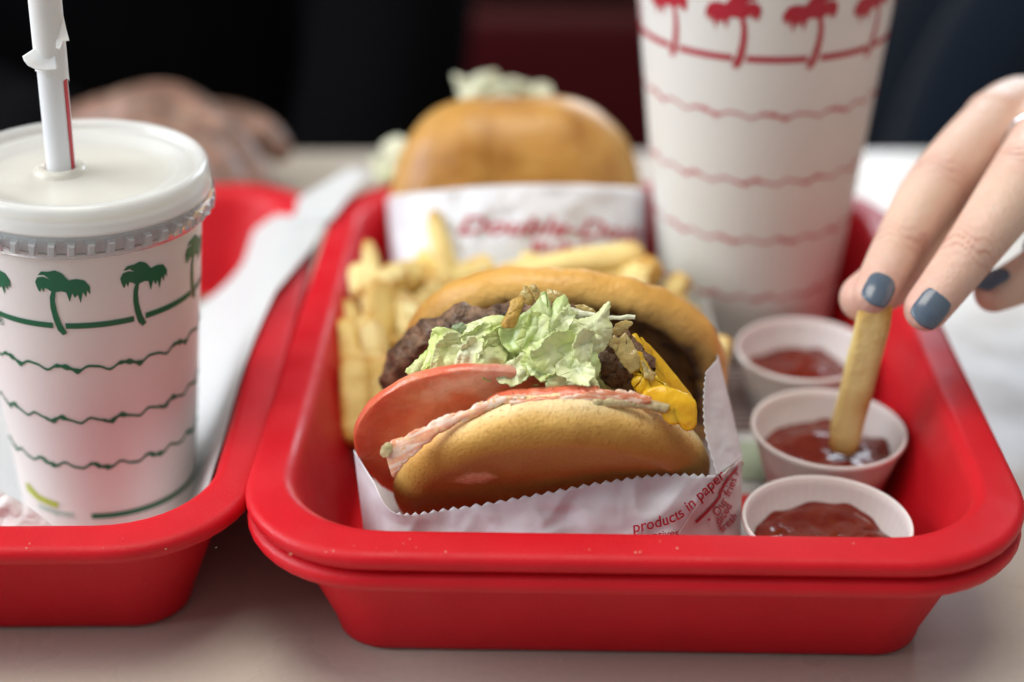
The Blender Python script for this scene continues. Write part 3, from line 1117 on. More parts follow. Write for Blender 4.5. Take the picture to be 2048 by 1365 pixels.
def bw_text(s, u0, u1, v0, size_v, shear, bold, drop=0):
    V, F = text_mesh(s, 1.0, shear, bold)
    W = max(v.x for v in V)
    out = []
    for v in V:
        u = u0 + (u1 - u0) * v.x / W
        p = bw_pt(u, v0 + drop * v.x / W - v.y * size_v)
        p[2] -= .0012
        out.append(at(*p))
    return adopt(mesh("lettering", out, F, REDINK, smooth=False), bw)


bw_text("Double-Double", 2.62, 7.3, .40, .22, .35, .012, .08)
bw_text("BURGER", 4.1, 5.9, .56, .12, .1, .02, .05)

# ------------------------------------------------------------------ fries
FRY_C = [(.87, .73, .31), (.89, .78, .38), (.83, .65, .23)]
fry_group = "french fries piled round the front burger"


def fry_mesh(L, a, b, seed, taper=0.15, bend=.0):
    n, V, T = 14, [], []
    rr = random.Random(seed)
    tw = rr.uniform(-.3, .3)
    for i in range(n + 1):
        t = i / n
        e = 1 - taper * t ** 2
        if i == 0 or i == n:
            e *= .72
        if i in (1, n - 1):
            e *= .93
        cx = bend * math.sin(math.pi * t) + .0008 * nz(t * 3, seed, 0, 2)
        cy = .0008 * nz(t * 3, seed, 5, 2)
        for q in range(12):
            ang = 2 * math.pi * q / 12 + .26
            c, s = math.cos(ang), math.sin(ang)
            m = max(abs(c), abs(s)) ** .92
            x, y = c / m * a / 2 * e * .98, s / m * b / 2 * e * .98
            w_ = 1 + .07 * nz(x * 300, y * 300, t * 5 + seed, 2)
            ca, sa = math.cos(tw * t), math.sin(tw * t)
            V.append(((x * ca - y * sa) * w_ + cx, (x * sa + y * ca) * w_ + cy, L * t))
            ed = sstep(.80, 1.0, max(t, 1 - t))
            cn = abs(c * s) * 2
            T.append(mix(FRY_C[seed % 3], (.58, .30, .05), .75 * ed + .40 * sstep(.8, 1, cn) + .45 * sstep(.15, .5, nz(t * 4, q * .5, seed, 3))))
    F = grid_faces(12, n + 1, True)
    F.append(tuple(range(12))[::-1])
    F.append(tuple(range(len(V) - 12, len(V))))
    return V, F, T


def place_between(o, p, q, roll=0.0):
    d = (q - p).normalized()
    x = d.cross(Vector((0, 0, 1)))
    if x.length < 1e-3:
        x = Vector((1, 0, 0))
    x.normalize()
    y = d.cross(x)
    m = Matrix((x, y, d)).transposed().to_4x4()
    o.matrix_world = Matrix.Translation(p) @ m @ Matrix.Rotation(roll, 4, 'Z')


def fry(p0, p1, a, b, label, seed, roll=0.3, taper=.15, bend=.0, group=fry_group):
    p, q = at(*p0), at(*p1)
    V, F, T = fry_mesh((q - p).length, a, b, seed, taper, bend)
    o = mesh("french_fry", V, F, FRY, attr=T)
    subd(o, 1)
    place_between(o, p, q, roll)
    tag(o, label, "french fry", group)
    return o


PILE = "golden french fry buried low in the pile, only partly showing"
fry((752, 660, .575), (735, 482, .592), .0095, .0085, "upright pointed french fry at the far left of the pile", 1, .2, .55)
fry((748, 735, .565), (765, 560, .572), .0110, .0100, "thick blunt french fry standing in front of the pointed one at left", 2, .2, .05)
fry((902, 585, .600), (866, 420, .612), .0080, .0080, "thin french fry standing upright before the white wrapper", 3, .5, .45)
fry((925, 575, .612), (972, 452, .622), .0120, .0100, "wide french fry leaning right before the red script lettering", 4, .2, .05)
fry((795, 572, .605), (940, 520, .615), .0105, .0090, "french fry lying level left of the thin upright one", 5, .3, .1)
fry((990, 560, .588), (1292, 520, .597), .0110, .0110, "largest wedge french fry lying behind the front burger's crown", 6, .1, -.35)
fry((712, 720, .575), (692, 602, .585), .0085, .0080, "short browned french fry touching the tray wall at left", 10, .4, .2)
fry((716, 895, .538), (706, 712, .548), .0110, .0110, "pale french fry standing lowest at the left of the tomato", 8, .15, .05)
fry((766, 850, .545), (752, 715, .552), .0105, .0100, "pale french fry between the tomato and the lowest fry", 11, .4, .1)
fry((835, 700, .560), (800, 598, .575), .0100, .0090, "dark orange french fry behind the patty's left end", 7, .3, .1)
fry((1330, 620, .590), (1368, 548, .590), .0090, .0090, "short french fry poking out right of the crown", 9, .3, .2)
fry((1420, 760, .560), (1452, 672, .560), .0090, .0085, "browned french fry tip right of the wrapper flap", 13, .3, .3)
fry((1015, 545, .622), (1030, 475, .628), .0110, .0100, "small browned french fry before the middle of the white wrapper", 14, .3, .1)
fry((1245, 560, .590), (1310, 535, .585), .0085, .0080, "french fry end beside the red cup's foot", 15, .3, .1)
FRY_LABELS = ["short french fry leaning on the tiny gap left of the pointed fry",
              "blunt fry standing between the pointed fry and the burger crown",
              "french fry slanting up across the left wall of the red tray",
              "slanted fry just left of the dark patty, above the tomato",
              "french fry resting against the tray wall halfway down the left side",
              "pale fry upright right beside the tomato's left edge",
              "fry slanting right across the lowest pale fry at left",
              "french fry slanting up to the thin upright fry from the left",
              "long fry lying level under the thin upright fry",
              "fry crossing behind the thin upright fry",
              "french fry rising right in front of the rear wrapper's lettering",
              "fry sloping down right below the rear wrapper's small lettering",
              "pale fry lying along the top edge of the front crown",
              "thick fry under the right end of the wedge fry",
              "level french fry at far left of the back row",
              "small fry right above the patty's left end",
              "fry standing on end right of the crown, before the red cup",
              "fry lying low right of the crown by the wrapper flap",
              "fry leaning right above the crown's left shoulder",
              "narrow fry standing right of the thin upright fry",
              "small fry tucked under the browned fry at the tray wall"]
for i, (p0_, p1_, a_) in enumerate([
        ((730, 600, .582), (722, 530, .590), .0085), ((790, 640, .575), (770, 545, .585), .0095), ((690, 690, .572), (748, 640, .570), .0090),
        ((775, 780, .555), (740, 640, .562), .0100), ((720, 800, .552), (690, 640, .565), .0090), ((760, 900, .540), (742, 760, .548), .0100),
        ((695, 860, .546), (765, 740, .550), .0090), ((830, 545, .612), (905, 480, .618), .0095), ((855, 575, .600), (1000, 520, .608), .0100),
        ((870, 530, .615), (1000, 500, .622), .0095), ((1060, 540, .606), (1190, 490, .614), .0090), ((1120, 560, .596), (1010, 490, .616), .0095),
        ((960, 590, .594), (1090, 540, .598), .0095), ((1180, 580, .590), (1300, 545, .592), .0090), ((760, 560, .604), (860, 545, .606), .0090),
        ((790, 700, .566), (840, 610, .574), .0085), ((1390, 700, .572), (1350, 600, .582), .0085), ((1300, 620, .586), (1400, 640, .578), .0080),
        ((820, 640, .580), (880, 570, .590), .0095), ((905, 545, .610), (935, 470, .622), .0085), ((700, 760, .556), (730, 700, .560), .0085)]):
    fry(p0_, p1_, a_, a_ * .92, FRY_LABELS[i], 100 + i, .3 * i, .15, .0015 * ((i % 3) - 1))
rr = random.Random(21)
for i in range(26):
    cx, cy = rr.uniform(700, 1330), rr.uniform(555, 690)
    if i < 10:
        cx, cy = rr.uniform(700, 830), rr.uniform(600, 850)
    k = .585 + rr.uniform(-.012, .03) - (cy - 600) / 250 * .025
    ang = rr.uniform(0, math.pi)
    ln = rr.uniform(60, 130)
    dx, dy = math.cos(ang) * ln / 2, math.sin(ang) * ln / 2 * .7
    dk = rr.uniform(-.02, .02)
    p0, p1 = (cx - dx, cy - dy, k - dk), (cx + dx, cy + dy, k + dk)
    if at(*p0).z < FLOOR_R + .006 or at(*p1).z < FLOOR_R + .006:
        continue
    fry(p0, p1, rr.uniform(.008, .0105), rr.uniform(.008, .010), PILE, 30 + i, rr.uniform(0, 1.5), rr.uniform(0, .35))

# cardboard fry boat under the pile
bt = thing("fry_boat", "white cardboard boat under the french fries behind the front burger", "food tray", (.012, .085, FLOOR_R + .0004))
V = []
for ins, z in ((.012, .0), (.0, .028), (.0006, .028), (.0126, .0006)):
    V += [(x, y, z) for x, y, _ in rr_loop(.062 - ins, .040 - ins, .012 - ins * .3, 0, 6)]
F = grid_faces(28, 4, True)
F.append(tuple(range(28))[::-1])
F.append(tuple(range(len(V) - 28, len(V))))
fix_normals(mesh("boat_wall", V, F, PAPER, bt, smooth=False))

# ------------------------------------------------------------------ ketchup cups
def ketchup_cup(loc, r, H, label, fill, seed, dip=None):
    t = thing("ketchup_cup", label, "ketchup cup", loc, "small paper ketchup cups")
    n, V, F = 144, [], []
    prof = [(.70, 0.0006, 0), (.715, 0.0, 0), (.955, H - .0026, 1), (.985, H - .0024, .3), (1.0, H - .0014, 0), (.995, H - .0003, 0), (.975, H, 0),
            (.952, H - .0006, .0), (.93, H - .003, 1), (.70, .0016, 1), (.66, .0014, 0)]
    for f, z, pl in prof:
        for i in range(n):
            a = 2 * math.pi * i / n
            rr_ = r * f * (1 + pl * .0065 * (1 if i % 3 == 0 else (-.5))) * (1 + .012 * math.cos(2 * a + seed))
            V.append((rr_ * math.cos(a), rr_ * math.sin(a), z))
    F = grid_faces(n, len(prof), True)
    F.append(tuple(range(n))[::-1])
    F.append(tuple(range(len(V) - n, len(V))))
    o = mesh("paper_cup", V, F, SOUF, t)
    fix_normals(o)
    # ketchup: lumpy surface
    V, T = [], []
    zf = H * fill
    rf = r * (.70 + .23 * (zf / H)) * .992
    nr, na = 18, 80
    V.append((0, 0, zf + .0006 * nz(0, 0, seed, 2)))
    for j in range(1, nr + 1):
        for i in range(na):
            a = 2 * math.pi * i / na
            rr_ = rf * j / nr
            x, y = rr_ * math.cos(a), rr_ * math.sin(a)
            z = zf + .0022 * nz(x * 75 + seed, y * 75, seed, 2) - .0012 * (j / nr) ** 4
            if j == nr:
                z += .0016 * nz(2 * math.cos(a), 2 * math.sin(a), seed, 2) + .0006
            V.append((x, y, z))
    F = [(0, 1 + i, 1 + (i + 1) % na) for i in range(na)]
    for j in range(nr - 1):
        for i in range(na):
            a_, b_ = 1 + j * na + i, 1 + j * na + (i + 1) % na
            F.append((a_, a_ + na, b_ + na, b_))
    n0 = len(V)
    for i in range(na):
        a = 2 * math.pi * i / na
        V.append((r * .69 * math.cos(a), r * .69 * math.sin(a), .002))
    for i in range(na):
        a_, b_ = 1 + (nr - 1) * na + i, 1 + (nr - 1) * na + (i + 1) % na
        F.append((a_, n0 + i, n0 + (i + 1) % na, b_))
    F.append(tuple(range(n0, n0 + na))[::-1])
    ko = mesh("ketchup", V, F, KETCH, t)
    fix_normals(ko)
    return t


KH = .0250
ketchup_cup((.0945, -.0545, FLOOR_R), .0252, KH, "nearest of the three paper ketchup cups, lumpy ketchup inside", .66, 1)
ketchup_cup((.1045, .0002, FLOOR_R), .0256, KH, "paper ketchup cup with the held french fry dipped in it", .62, 2.3)
ketchup_cup((.1052, .0560, FLOOR_R), .0246, KH, "farthest paper ketchup cup, at the foot of the red palm cup", .58, 4.1)

# the dipped fry
fry((1682, 905, .529), (1760, 588, .497), .0098, .0105, "long french fry held by fingers and dipped in ketchup", 9, .5, -.05, .0, "french fry held in the hand")


# ------------------------------------------------------------------ palm cups
PALM = [(250, 215), (275, 208), (300, 220), (322, 250), (350, 245), (380, 252), (398, 280), (396, 314), (386, 296), (380, 326), (370, 302), (357, 350),
        (350, 312), (338, 326), (330, 305), (317, 344), (308, 302), (290, 297), (268, 302), (261, 340), (264, 390), (275, 440), (292, 482), (275, 492),
        (257, 470), (245, 420), (240, 370), (243, 325), (252, 300), (238, 290), (228, 285), (222, 306), (215, 286), (209, 306), (202, 300), (196, 280),
        (193, 262), (204, 243), (225, 238), (252, 246), (232, 230), (207, 232), (222, 216)]


def tri_poly(poly, maxedge):
    bm = bmesh.new()
    vs = [bm.verts.new((x, y, 0)) for x, y in poly]
    f = bm.faces.new(vs)
    bmesh.ops.triangulate(bm, faces=[f])
    for _ in range(4):
        es = [e for e in bm.edges if e.calc_length() > maxedge]
        if not es:
            break
        bmesh.ops.subdivide_edges(bm, edges=es, cuts=1)
        bmesh.ops.triangulate(bm, faces=bm.faces[:])
    bm.verts.index_update()
    V = [(v.co.x, v.co.y) for v in bm.verts]
    F = [tuple(v.index for v in f.verts) for f in bm.faces]
    bm.free()
    return V, F


def cone_print(name, root, V2, F, r0, r1, H, ang, z0, scale, mat, off=.00022, flip=1):
    """lay a flat print (metres, x along the wall, y up) on the cone wall at angle ang, height z0"""
    V = []
    for x, y in V2:
        z = z0 + y * scale
        r = r0 + (r1 - r0) * z / H + off
        a = ang + flip * x * scale / r
        V.append((r * math.cos(a), r * math.sin(a), z))
    return mesh(name, V, F, mat, root, smooth=False)


def band(name, root, r0, r1, H, a0, a1, zf, wf, mat, n=260, off=.0002):
    V = []
    for i in range(n + 1):
        a = a0 + (a1 - a0) * i / n
        zc, wd = zf(a), wf(a)
        for sgn in (-1, 1):
            z = zc + sgn * wd / 2
            r = r0 + (r1 - r0) * z / H + off
            V.append((r * math.cos(a), r * math.sin(a), z))
    return mesh(name, V, [(2 * i, 2 * i + 2, 2 * i + 3, 2 * i + 1) for i in range(n)], mat, root, smooth=False)


def cup(root, r0, r1, H, palm_n, palm_a0, palm_z, palm_s, flip, ring_z, ring_w, wave_zs, ink, wave_ink, wave_w, extra=()):
    V, F = lathe([(r0 - .003, .003), (r0 - .0012, .0), (r0, .0006)] + [(r0 + (r1 - r0) * t, H * t) for t in np.linspace(.02, .99, 20)] +
                 [(r1 + .0012, H - .0004), (r1 + .0018, H + .0010), (r1 + .0006, H + .0022), (r1 - .0008, H + .0012)] +
                 [(r0 + (r1 - r0) * t - .0007, H * t) for t in np.linspace(.98, .06, 6)] + [(r0 * .5, H * .055)], 96, True, True)
    o = mesh("cup_wall", V, F, CUPW, root)
    fix_normals(o)
    V2, F2 = tri_poly([((x - 265) * 1.0, (450 - y)) for x, y in PALM], 45)
    half = palm_s * 30
    angs = []
    for i in range(palm_n):
        a = palm_a0 + 2 * math.pi * i / palm_n
        angs.append(a)
        cone_print("palm_print", root, V2, F2, r0, r1, H, a, palm_z, palm_s, ink, flip=flip)
    for i in range(palm_n):
        a = angs[i]
        rr_ = r0 + (r1 - r0) * ring_z / H
        gap = palm_s * 24 / rr_
        band("horizon_print", root, r0, r1, H, a + gap, a + 2 * math.pi / palm_n - gap, lambda q: ring_z, lambda q: ring_w, ink, 24)
    for wi, z in enumerate(wave_zs):
        per = 22
        def zf(a, z=z, wi=wi):
            return z + wave_w * (.75 * math.sin(per * a + wi) + .2 * math.sin(2 * per * a + 1 + wi))
        def wf(a, wi=wi):
            lump = sstep(.0, .7, math.sin(per * a / 2 + wi * 2))
            return wave_w * (.80 + lump * (.65 + .45 * math.sin(a * per * 3.0)))
        band("wave_print", root, r0, r1, H, 0, 2 * math.pi, zf, wf, wave_ink, 900)


# green cup
gb = Vector((-.1355, .0000, FLOOR_L + .0014))
gc = thing("drink_cup", "white paper cup with green palm trees, lid and straw", "cup", gb)
gc.rotation_euler = (math.radians(-.3), math.radians(2.0), 0)
GR0, GR1, GH = .0278, .0364, .1168
# print circles: heights along the wall measured from the photograph
front_g = -math.pi / 2 + .14
G = .0018
cup(gc, GR0, GR1, GH, 9, front_g - math.radians(10), .0850, .0000770, 1, .0850, .0019, [.0702, .0513, .0341], GREEN, GREEN, .00110)
band("foot_line", gc, GR0, GR1, GH, front_g - .1, front_g + 2.4, lambda a: .0146, lambda a: .0021, GREEN, 80)
band("top_line", gc, GR0, GR1, GH, 0, 6.2832, lambda a: GH - .0082, lambda a: .0007, GREEN, 160)
lv, lf = tri_poly([(0, 0), (60, -16), (150, -20), (160, 6), (70, 14), (20, 40), (-4, 30)], 60)
cone_print("leaf_print", gc, lv, lf, GR0, GR1, GH, front_g - .95, .0180, .00009, LIME)
tv, tf = text_mesh("compost", 1, 0, .01)
cone_print("lettering", gc, [(v.x, v.y) for v in tv], tf, GR0, GR1, GH, front_g - .78, .0135, .0040, PALEGREEN)
tv, tf = text_mesh("\u00ae", 1, 0, .0)
cone_print("registered_mark", gc, [(v.x, v.y) for v in tv], tf, GR0, GR1, GH, front_g - math.radians(48), .0810, .0040, GREEN)
# drink surface seen through the lid
V, F = lathe([(.0005, GH + .0008), (.012, GH + .0008), (.024, GH + .0006), (GR1 - .0016, GH - .0008), (GR1 - .0018, GH - .012), (.0005, GH - .012)], 64, False, False)
mesh("milkshake", V, F, SHAKE, gc)
# lid: dished top, raised rim ring, ribbed skirt
rim = .0385
lz = GH
prof = [(.0006, lz + .0035), (.012, lz + .0033), (.024, lz + .0030), (.0285, lz + .0032), (.0300, lz + .0048), (.0335, lz + .0050), (.0350, lz + .0040),
        (0.0351, lz + .0055), (0.0361, lz + .0072), (0.0373, lz + .0074), (rim, lz + .0060), (rim + .0003, lz + .0030), (rim + .0006, lz - .0004),
        (rim + .0008, lz - .0012), (rim - .0002, lz - .0010), (rim - .0006, lz + .0050), (0.0369, lz + .0066), (0.0361, lz + .0062),
        (.0350, lz + .0030), (.0300, lz + .0036), (.0285, lz + .0022), (.012, lz + .0024), (.0006, lz + .0026)]
V, F = lathe(prof, 96)
o = mesh("lid", V, F, LID, gc, attr=[mix((.86, .85, .80), (.90, .91, .90), sstep(.020, .034, math.hypot(v[0], v[1])) * .75 + .25 * sstep(.0270, .0285, math.hypot(v[0], v[1])) - .3 * sstep(.0325, .034, math.hypot(v[0], v[1])) * (1 - sstep(.035, .036, math.hypot(v[0], v[1])))) for v in V])
fix_normals(o)
V, F = lathe([(rim + .0006, lz - .0010), (rim + .0012, lz - .0022), (rim + .0006, lz - .0045), (rim - .0004, lz - .0085), (rim - .0008, lz - .0088), (rim - .0010, lz - .0082),
              (rim + .0000, lz - .0042), (rim + .0001, lz - .0014)], 96)
mesh("lid_skirt", V, F, SKIRT, gc)
RIBM = M("lid_rib_plastic", (.80, .84, .86), rough=.12, trans=.6, ior=1.2)
for i in range(44):
    a = 2 * math.pi * i / 44
    q = mesh("lid_rib", [(rim + .0015, y, z) for y, z in ((-.0004, lz - .0066), (.0010, lz - .0068), (.0013, lz - .0040), (-.0003, lz - .0038))] +
             [(rim - .0004, y, z) for y, z in ((-.0014, lz - .0078), (.0014, lz - .0078), (.0016, lz - .0028), (-.0012, lz - .0028))],
             [(0, 1, 2, 3), (0, 4, 5, 1), (1, 5, 6, 2), (2, 6, 7, 3), (3, 7, 4, 0)], RIBM, o, smooth=False) if i == 0 else None
    if q is not None:
        rib0 = q
    else:
        q = rib0.copy()
        COL.objects.link(q)
        q.parent = o
    q.rotation_euler[2] = a
V, F = lathe([(.0046, lz + .0020), (.0047, lz + .0042), (.0052, lz + .0052), (.0062, lz + .0054), (.0072, lz + .0050), (.0080, lz + .0040), (.0084, lz + .0020)], 48)
sh = mesh("straw_collar", V, F, LID, gc, attr=[(.84, .82, .74)] * len(V))
sh.location = (-.0062, .0005, 0)

# straw with the torn paper sleeve
s0 = at(124, 350, .4890)
s1 = at(84, -60, .452)
straw = thing("drinking_straw", "white straw with red stripe and torn paper sleeve in the cup lid", "straw", s0)
sd = (s1 - s0).normalized()
sx = sd.cross(Vector((0, 1, 0))).normalized()
sy = sd.cross(sx)
SL = (s1 - s0).length


def straw_band(name, mat, r, h0, h1, a0, a1, na=24, nh=2, top=None, bot=None, closed=False):
    V = []
    for j in range(nh):
        for i in range(na):
            f = i / (na if closed else na - 1)
            a = a0 + (a1 - a0) * f
            lo = h0 if bot is None else bot(f)
            hi = h1 if top is None else top(f)
            h = lo + (hi - lo) * j / (nh - 1)
            V.append(sx * (r * math.cos(a)) + sy * (r * math.sin(a)) + sd * h)
    return mesh(name, V, grid_faces(na, nh, closed), mat, straw)


RS = .0043
straw_band("straw_tube", STRAWM, RS, -.055, SL, 0, 2 * math.pi, 32, 12, closed=True)
o = straw_band("straw_inner", STRAWM, RS - .0003, -.055, SL, 0, 2 * math.pi, 32, 2, closed=True)
straw_band("red_stripe", STRAWR, RS + .00012, -.05, SL, math.radians(148), math.radians(174), 8, 2)
straw_band("red_stripe", STRAWR, RS + .00012, -.05, SL, math.radians(328), math.radians(354), 8, 2)
H1 = (at(105, 150, .474) - s0).dot(sd)
H2 = (at(100, 118, .471) - s0).dot(sd)
o = straw_band("paper_sleeve", STRAWP, RS + .0004, H1, SL, 0, 2 * math.pi, 40, 10, bot=lambda f: H1 + .0022 * math.sin(f * 6.28 + .6) + .0010 * nz(f * 14, 1, 2, 3) + .0016, closed=True)
# torn paper tabs standing off the sleeve
o = leaf("paper_tab", [(122, 10), (133, 60), (139, 82), (126, 84), (120, 100), (112, 98), (112, 10)], .4600, STRAWP, None, 0, .0005, 3, 8, .00010, smooth_out=False, dense=60)
adopt(o, straw)
o = leaf("paper_tab", [(45, 113), (62, 102), (72, 95), (90, 100), (112, 108), (116, 140), (90, 142), (72, 140), (56, 132), (48, 122)], .4625, STRAWP, None, 0, .0005, 4, 8, .00010, smooth_out=False, dense=60)
adopt(o, straw)
o = leaf("yellow_mark", [(60, -5), (67, -5), (70, 20), (64, 22)], .4595, YEL, None, .0, .0, 5, 3, .0001, smooth_out=False, dense=20)
adopt(o, straw)

# red cup
rb = Vector((.0936, .121, FLOOR_R + .0004))
rc = thing("drink_cup", "tall white paper cup with red palm trees behind the ketchup", "cup", rb)
rc.rotation_euler = (0, math.radians(-.6), 0)
RR0, RR1, RH = .0325, .0505, .178
front_r = -math.pi / 2 - .16
cup(rc, RR0, RR1, RH, 11, front_r + math.radians(-9), .1255, .0000960, -1, .1255, .0023, [.1045, .0785, .0545, .0300], REDINK, PINKINK, .0011)
V, F = lathe([(.0005, RH - .012), (RR1 - .003, RH - .012), (RR1 - .0042, RH - .022), (.0005, RH - .022)], 64)
mesh("milkshake", V, F, SHAKE, rc)

# ------------------------------------------------------------------ papers in the trays
# right tray liner with printed rows
lin = thing("tray_liner", "printed white paper liner on the floor of the burger tray", "tray liner", (.0375, .05, FLOOR_R - .0008))
lin.rotation_euler[2] = YAW
V = []
for j in range(40):
    for i in range(30):
        x, y = -.072 + .146 * i / 29, -.098 + .196 * j / 39
        V.append((x, y, .0004 + .0004 * nz(x * 40, y * 40, 1, 2)))
o = mesh("paper_sheet", V, grid_faces(30, 40), PAPER, lin)
solid(o, .00015, 0)
LINEINK = M("maroon_print", (.16, .06, .06), rough=.6)
SAGE = M("sage_print", (.33, .40, .30), rough=.6)
REDPATCH = M("red_print_block", (.60, .03, .03), rough=.6)
rr = random.Random(5)
Vx, Fx = [], []
for i in range(22):
    y0 = -.010 + i * .0040
    x0, x1 = .036, .062 + rr.uniform(-.004, .004)
    n = len(Vx)
    Vx += [(x0, y0, .0012), (x1, y0, .0012), (x1, y0 + .0019, .0012), (x0, y0 + .0019, .0012)]
    Fx.append((n, n + 1, n + 2, n + 3))
mesh("printed_lines", Vx, Fx, LINEINK, lin, smooth=False)
mesh("printed_block", [(.036, -.043, .0012), (.056, -.043, .0012), (.056, -.018, .0012), (.036, -.018, .0012)], [(0, 1, 2, 3)], SAGE, lin, smooth=False)
mesh("printed_block", [(.026, -.066, .0012), (.052, -.066, .0012), (.052, -.052, .0012), (.026, -.052, .0012)], [(0, 1, 2, 3)], REDPATCH, lin, smooth=False)

# left tray liner that climbs the wall and drapes over the rim at the back right
ll = thing("tray_liner", "white paper liner in the left tray draped over its back right rim", "tray liner", (-.19, .05, FLOOR_L))
ROWS = []
#  y : list of (x, z) from the tray's left floor to the right end of the sheet
ctrl = [(-.052, [(-.255, .0008), (-.19, .0008), (-.125, .0008), (-.106, .0060), (-.0975, .022), (-.0950, .030)]),
        (-.020, [(-.258, .0008), (-.19, .0008), (-.125, .0012), (-.108, .0065), (-.0965, .030), (-.0925, .038)]),
        (.030, [(-.258, .0008), (-.19, .0008), (-.128, .0020), (-.109, .012), (-.0960, .036), (-.0905, .0440)]),
        (.070, [(-.258, .0008), (-.19, .0008), (-.132, .003), (-.111, .020), (-.0960, .042), (-.0860, .0492)]),
        ]
def pz(px, py, z):
    q = atz(px, py, z)
    return (q.x, q.y, q.z)
BACK = [[(-.258, .076, FLOOR_L), (-.19, .080, FLOOR_L), (-.140, .094, .006), (-.112, .116, .030), (-.094, .112, .0480), (-.0770, .1110, .0515)],
        [(-.1150, .1290, .0170), (-.1120, .132, .024), (-.1090, .140, .032), (-.1020, .138, .042), (-.0880, .135, .0500), (-.0730, .132, .0535)],
        [pz(508, 461, .0370), pz(535, 462, .042), pz(562, 460, .046), pz(595, 455, .049), pz(625, 448, .052), pz(660, 442, .0545)],
        [pz(600, 395, .0480), pz(620, 395, .050), pz(638, 394, .052), pz(656, 392, .0535), pz(676, 390, .055), pz(702, 390, .0560)],
        [pz(700, 338, .0570), pz(708, 338, .0572), pz(716, 340, .0575), pz(724, 342, .0578), pz(732, 344, .0580), pz(744, 346, .0582)]]
ROWS = [[(x, y, z + .0034) for x, z in c] for y, c in ctrl] + BACK
V = []
nu, nv = 60, 60
for j in range(nv):
    t = (len(ROWS) - 1) * j / (nv - 1)
    if t < 3:
        row = [catmull([np.array(c[q], float) for c in ROWS[:4]], t) for q in range(6)]
    else:
        i0 = min(int(t), len(ROWS) - 2)
        row = [np.array(ROWS[i0][q], float) * (1 - (t - i0)) + np.array(ROWS[i0 + 1][q], float) * (t - i0) for q in range(6)]
    for i in range(nu):
        p = catmull(row, 5 * i / (nu - 1))
        V.append((p[0] + .19, p[1] - .05, max(p[2] - FLOOR_L, .0006) + .0006 * nz(p[0] * 40, p[1] * 30, 2, 2)))
o = mesh("paper_sheet", V, grid_faces(nu, nv), PAPER, ll)
solid(o, .0002, 0)
OLIVE = M("olive_print", (.14, .14, .08), rough=.6)
mesh("printed_block", [(.000, .034, .0026), (.078, .050, .0026), (.078, .1085, .0026), (.000, .1085, .0026)], [(0, 1, 2, 3)], OLIVE, ll, smooth=False)

# crumpled napkin at the near left
np_ = thing("paper_napkin", "crumpled thin white napkin in the near corner of the left tray", "napkin", (-.165, -.045, FLOOR_L))
o = leaf("napkin_sheet", [(-120, 975), (-40, 975), (10, 988), (45, 1008), (80, 1032), (112, 1062), (125, 1100), (60, 1130), (-60, 1130), (-140, 1080)], .487, TISSUE, None, .004, .0020, 12, 26, .00015, None, None, 130, dense=120, crease=.002)
adopt(o, np_)

# ------------------------------------------------------------------ right-hand person
SK, SKR = (.70, .49, .39), (.66, .36, .28)
pr = thing("person", "person in navy knit top reaching in to dip a french fry", "person", (.34, .52, -.30))
IDX = [(2040, 225, .572), (1992, 246, .554), (1872, 374, .529), (1794, 497, .509), (1747, 590, .4985)]
IDXR = [.0130, .0114, .0103, .0080, .0068]
MID = [(2165, 205, .568), (2128, 225, .549), (2042, 362, .512), (1932, 515, .496), (1853, 618, .4905)]
MIDR = [.0130, .0116, .0110, .0085, .0071]
RNG = [(2285, 270, .580), (2250, 290, .560), (2185, 460, .536), (2070, 545, .526), (1988, 586, .519)]
RNGR = [.0125, .0114, .0098, .0082, .0066]
LIT = [(2390, 350, .600), (2350, 375, .585), (2290, 520, .562), (2220, 590, .554), (2160, 640, .548)]
LITR = [.0110, .0098, .0084, .0070, .0058]
THB = [(2160, 300, .615), (2050, 345, .582), (1945, 425, .550), (1838, 520, .526), (1728, 596, .5125)]
THBR = [.0165, .0150, .0118, .0100, .0080]
WR = at(2500, 370, .690)
FORE = at(3050, 330, .90)


def chain(L):
    return [at(*p) for p in L]


parts = [tube(chain(L), r, 20, 8) for L, r in ((IDX, IDXR), (MID, MIDR), (RNG, RNGR), (LIT, LITR), (THB, THBR))]
for L, r in ((IDX, .0150), (MID, .0155), (RNG, .0150), (LIT, .0135)):
    parts.append(tube([at(*L[1]), (at(*L[1]) * .6 + WR * .4), WR], [r * .80, r * 1.05, .019], 20, 6))
parts.append(tube([at(*THB[1]), WR], [.0165, .020], 20, 6))
parts.append(tube([WR, FORE], [.0245, .034], 24, 8, .85))
JO = [(at(*L[i]), (at(*L[i + 1]) - at(*L[i - 1])).normalized()) for L in (IDX, MID, RNG) for i in (2, 3)]
JALL = [np.array(j[0]) for j in JO]


def hand_post(co, no):
    for p, ax in JO:
        p_, a_ = np.array(p), np.array(ax)
        d = co - p_
        s = d @ a_
        near = np.linalg.norm(d, axis=1) < .016
        back = (no @ np.array([-.1, -.75, .6])) > .1
        g = np.exp(-(s / .0042) ** 2) * (np.cos(s * 2 * math.pi / .0030) * .00034 - .00016)
        co = co + no * (g * near * back)[:, None]
    return co


